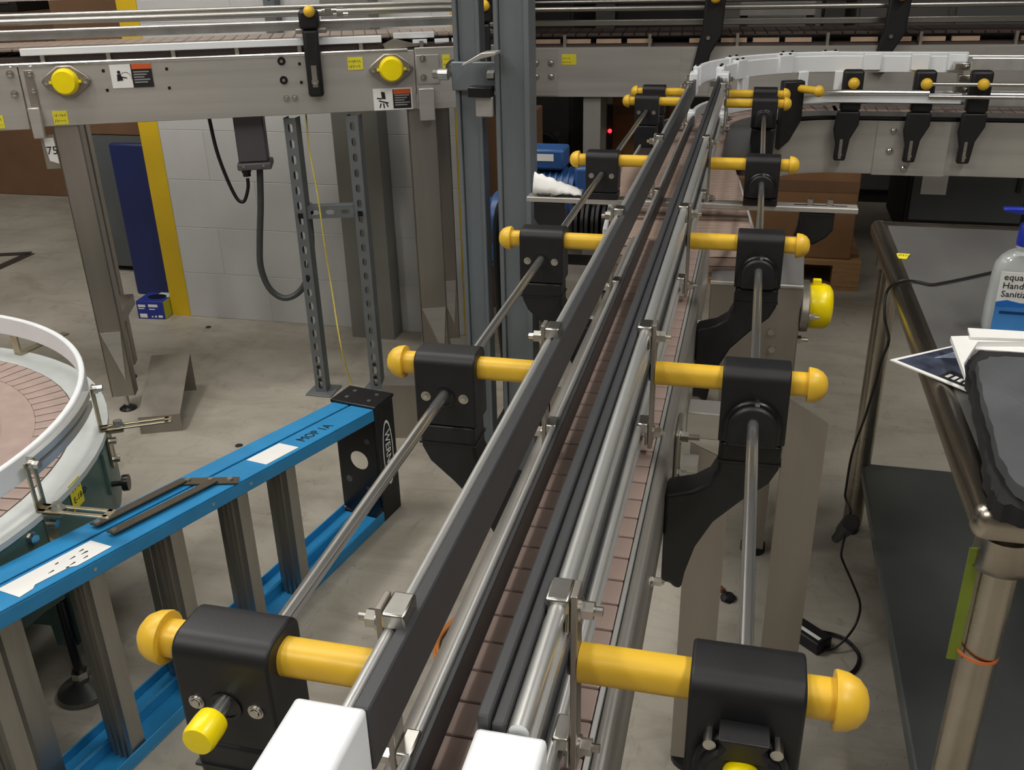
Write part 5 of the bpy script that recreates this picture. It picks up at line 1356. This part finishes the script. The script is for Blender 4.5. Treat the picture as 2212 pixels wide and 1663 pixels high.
MB().box(yp(1330, 260, 4.75).x, yp(1440, 260, 4.75).x - .02, 4.7485, 4.75, .70, .74).build('carton_tape', CARDD, o, smooth=0)
o = MB().box(yp(1046, 300, 3.9).x - .12, yp(1075, 300, 3.9).x + .15, 3.85, 4.1, 0, .84).build('cardboard_carton', CARDD, bevel=.005); tag(o, 'brown carton standing between the yellow wall corner and the grey posts', 'box')
# ------------------------------------------------------------------ dark machinery in the background
def cabinet(x0, x1, y0, y1, z1, m_, label, seed, cat='machine'):
    rnd = random.Random(seed); t = thing('machine_cabinet', label, cat, ((x0 + x1) / 2, (y0 + y1) / 2, 0))
    MB().box(x0, x1, y0, y1, .08, z1).build('body', m_, t, bevel=.01)
    MB().box(x0 + .04, x1 - .04, y0 + .04, y1 - .04, 0, .08).build('plinth', DARKM, t, smooth=0)
    n = max(2, int((x1 - x0) / .45)); w = (x1 - x0) / n
    for i in range(n):
        mm = rnd.choice([DARKM, DARKM2, PALEM, DARKM2, GREYPANEL])
        za = rnd.uniform(.15, .3); zb = z1 - rnd.uniform(.05, .25)
        d = MB().box(x0 + i * w + .02, x0 + (i + 1) * w - .02, y0 - .02, y0, za, zb).build('door_panel', mm, t, bevel=.004)
        MB().box(x0 + (i + 1) * w - .07, x0 + (i + 1) * w - .05, y0 - .04, y0 - .02, (za + zb) / 2, (za + zb) / 2 + .12).build('handle', BLACKG, d, bevel=.003)
        MB().box(x0 + i * w + .06, x0 + i * w + .06 + rnd.uniform(.06, .14), y0 - .024, y0 - .02, zb - .18, zb - .08).build('label_plate', rnd.choice([PAPER, PALEM]), d, smooth=0)
    return t
cabinet(-2.6, -1.05, 5.7, 6.5, 1.5, DARKM, 'low dark machine cabinet behind the grey upright posts', 1)
cabinet(-.9, .35, 6.3, 7.0, 1.7, DARKM, 'dark machine with mixed panels behind the carton and red light', 2)
cabinet(.5, 1.5, 6.0, 6.8, 1.6, DARKM2, 'grey machine cabinet with pale panels behind the white curve', 3)
cabinet(1.65, 3.4, 6.2, 7.0, 1.8, DARKM, 'wide dark machine cabinet behind the straight end of the curve', 4)
cabinet(.75, 2.4, 4.95, 5.6, .62, DARKM, 'low black machine base under the far conveyor', 5)
w_ = thing('hand_truck_wheel', 'black rubber wheel on a small bracket behind the blue motor', 'wheel', yp(1175, 318, 5.2))
pw = yp(1175, 318, 5.2)
MB().lathe([(.03, -.02), (.075, -.025), (.085, -.015), (.085, .015), (.075, .025), (.03, .02)], pw, (0, 1, 0), 24).build('tyre', BLACK, w_, smooth=40)
MB().cyl((pw.x, pw.y - .03, pw.z), (pw.x, pw.y + .4, pw.z), .02, 14).build('axle', ZINC, w_)
MB().box(pw.x - .03, pw.x + .03, pw.y + .05, pw.y + .1, .0, pw.z).build('bracket', DARKM, w_, smooth=0)
pl_ = yp(1318, 283, 4.72)
rl = thing('indicator_light', 'small red glowing indicator light beside the brown carton', 'light', (pl_.x, pl_.y, 0))
MB().box(pl_.x - .03, pl_.x + .008, pl_.y + .004, pl_.y + .05, .0, pl_.z + .12).build('stanchion', DARKM, rl, smooth=0)
MB().lathe([(.010, 0), (.010, .004), (.006, .008), (0, .009)], (pl_.x - .002, pl_.y + .004, pl_.z), (0, -1, 0), 14).build('lens', REDL, rl, smooth=50)
pp_ = thing('perforated_panel', 'pale perforated panel with dark holes above the far conveyor', 'panel', yp(1680, 30, 5.6))
a = yp(1600, 12, 5.6); b_ = yp(1762, 12, 5.6)
MB().box(a.x, b_.x, 5.6, 5.62, a.z - .05, a.z + .5).build('sheet', PALEM, pp_, smooth=0)
MB().box(a.x, a.x + .04, 5.62, 5.66, 0, a.z + .5).box(b_.x - .04, b_.x, 5.62, 5.66, 0, a.z + .5).build('stand', DARKM, pp_, smooth=0)
for i in range(8):
    for j in range(3):
        x = a.x + .04 + i * (b_.x - a.x - .08) / 7; MB().cyl((x, 5.599, a.z + .04 + j * .1), (x, 5.6, a.z + .04 + j * .1), .014, 10).build('hole', BLACKG, pp_, smooth=0)
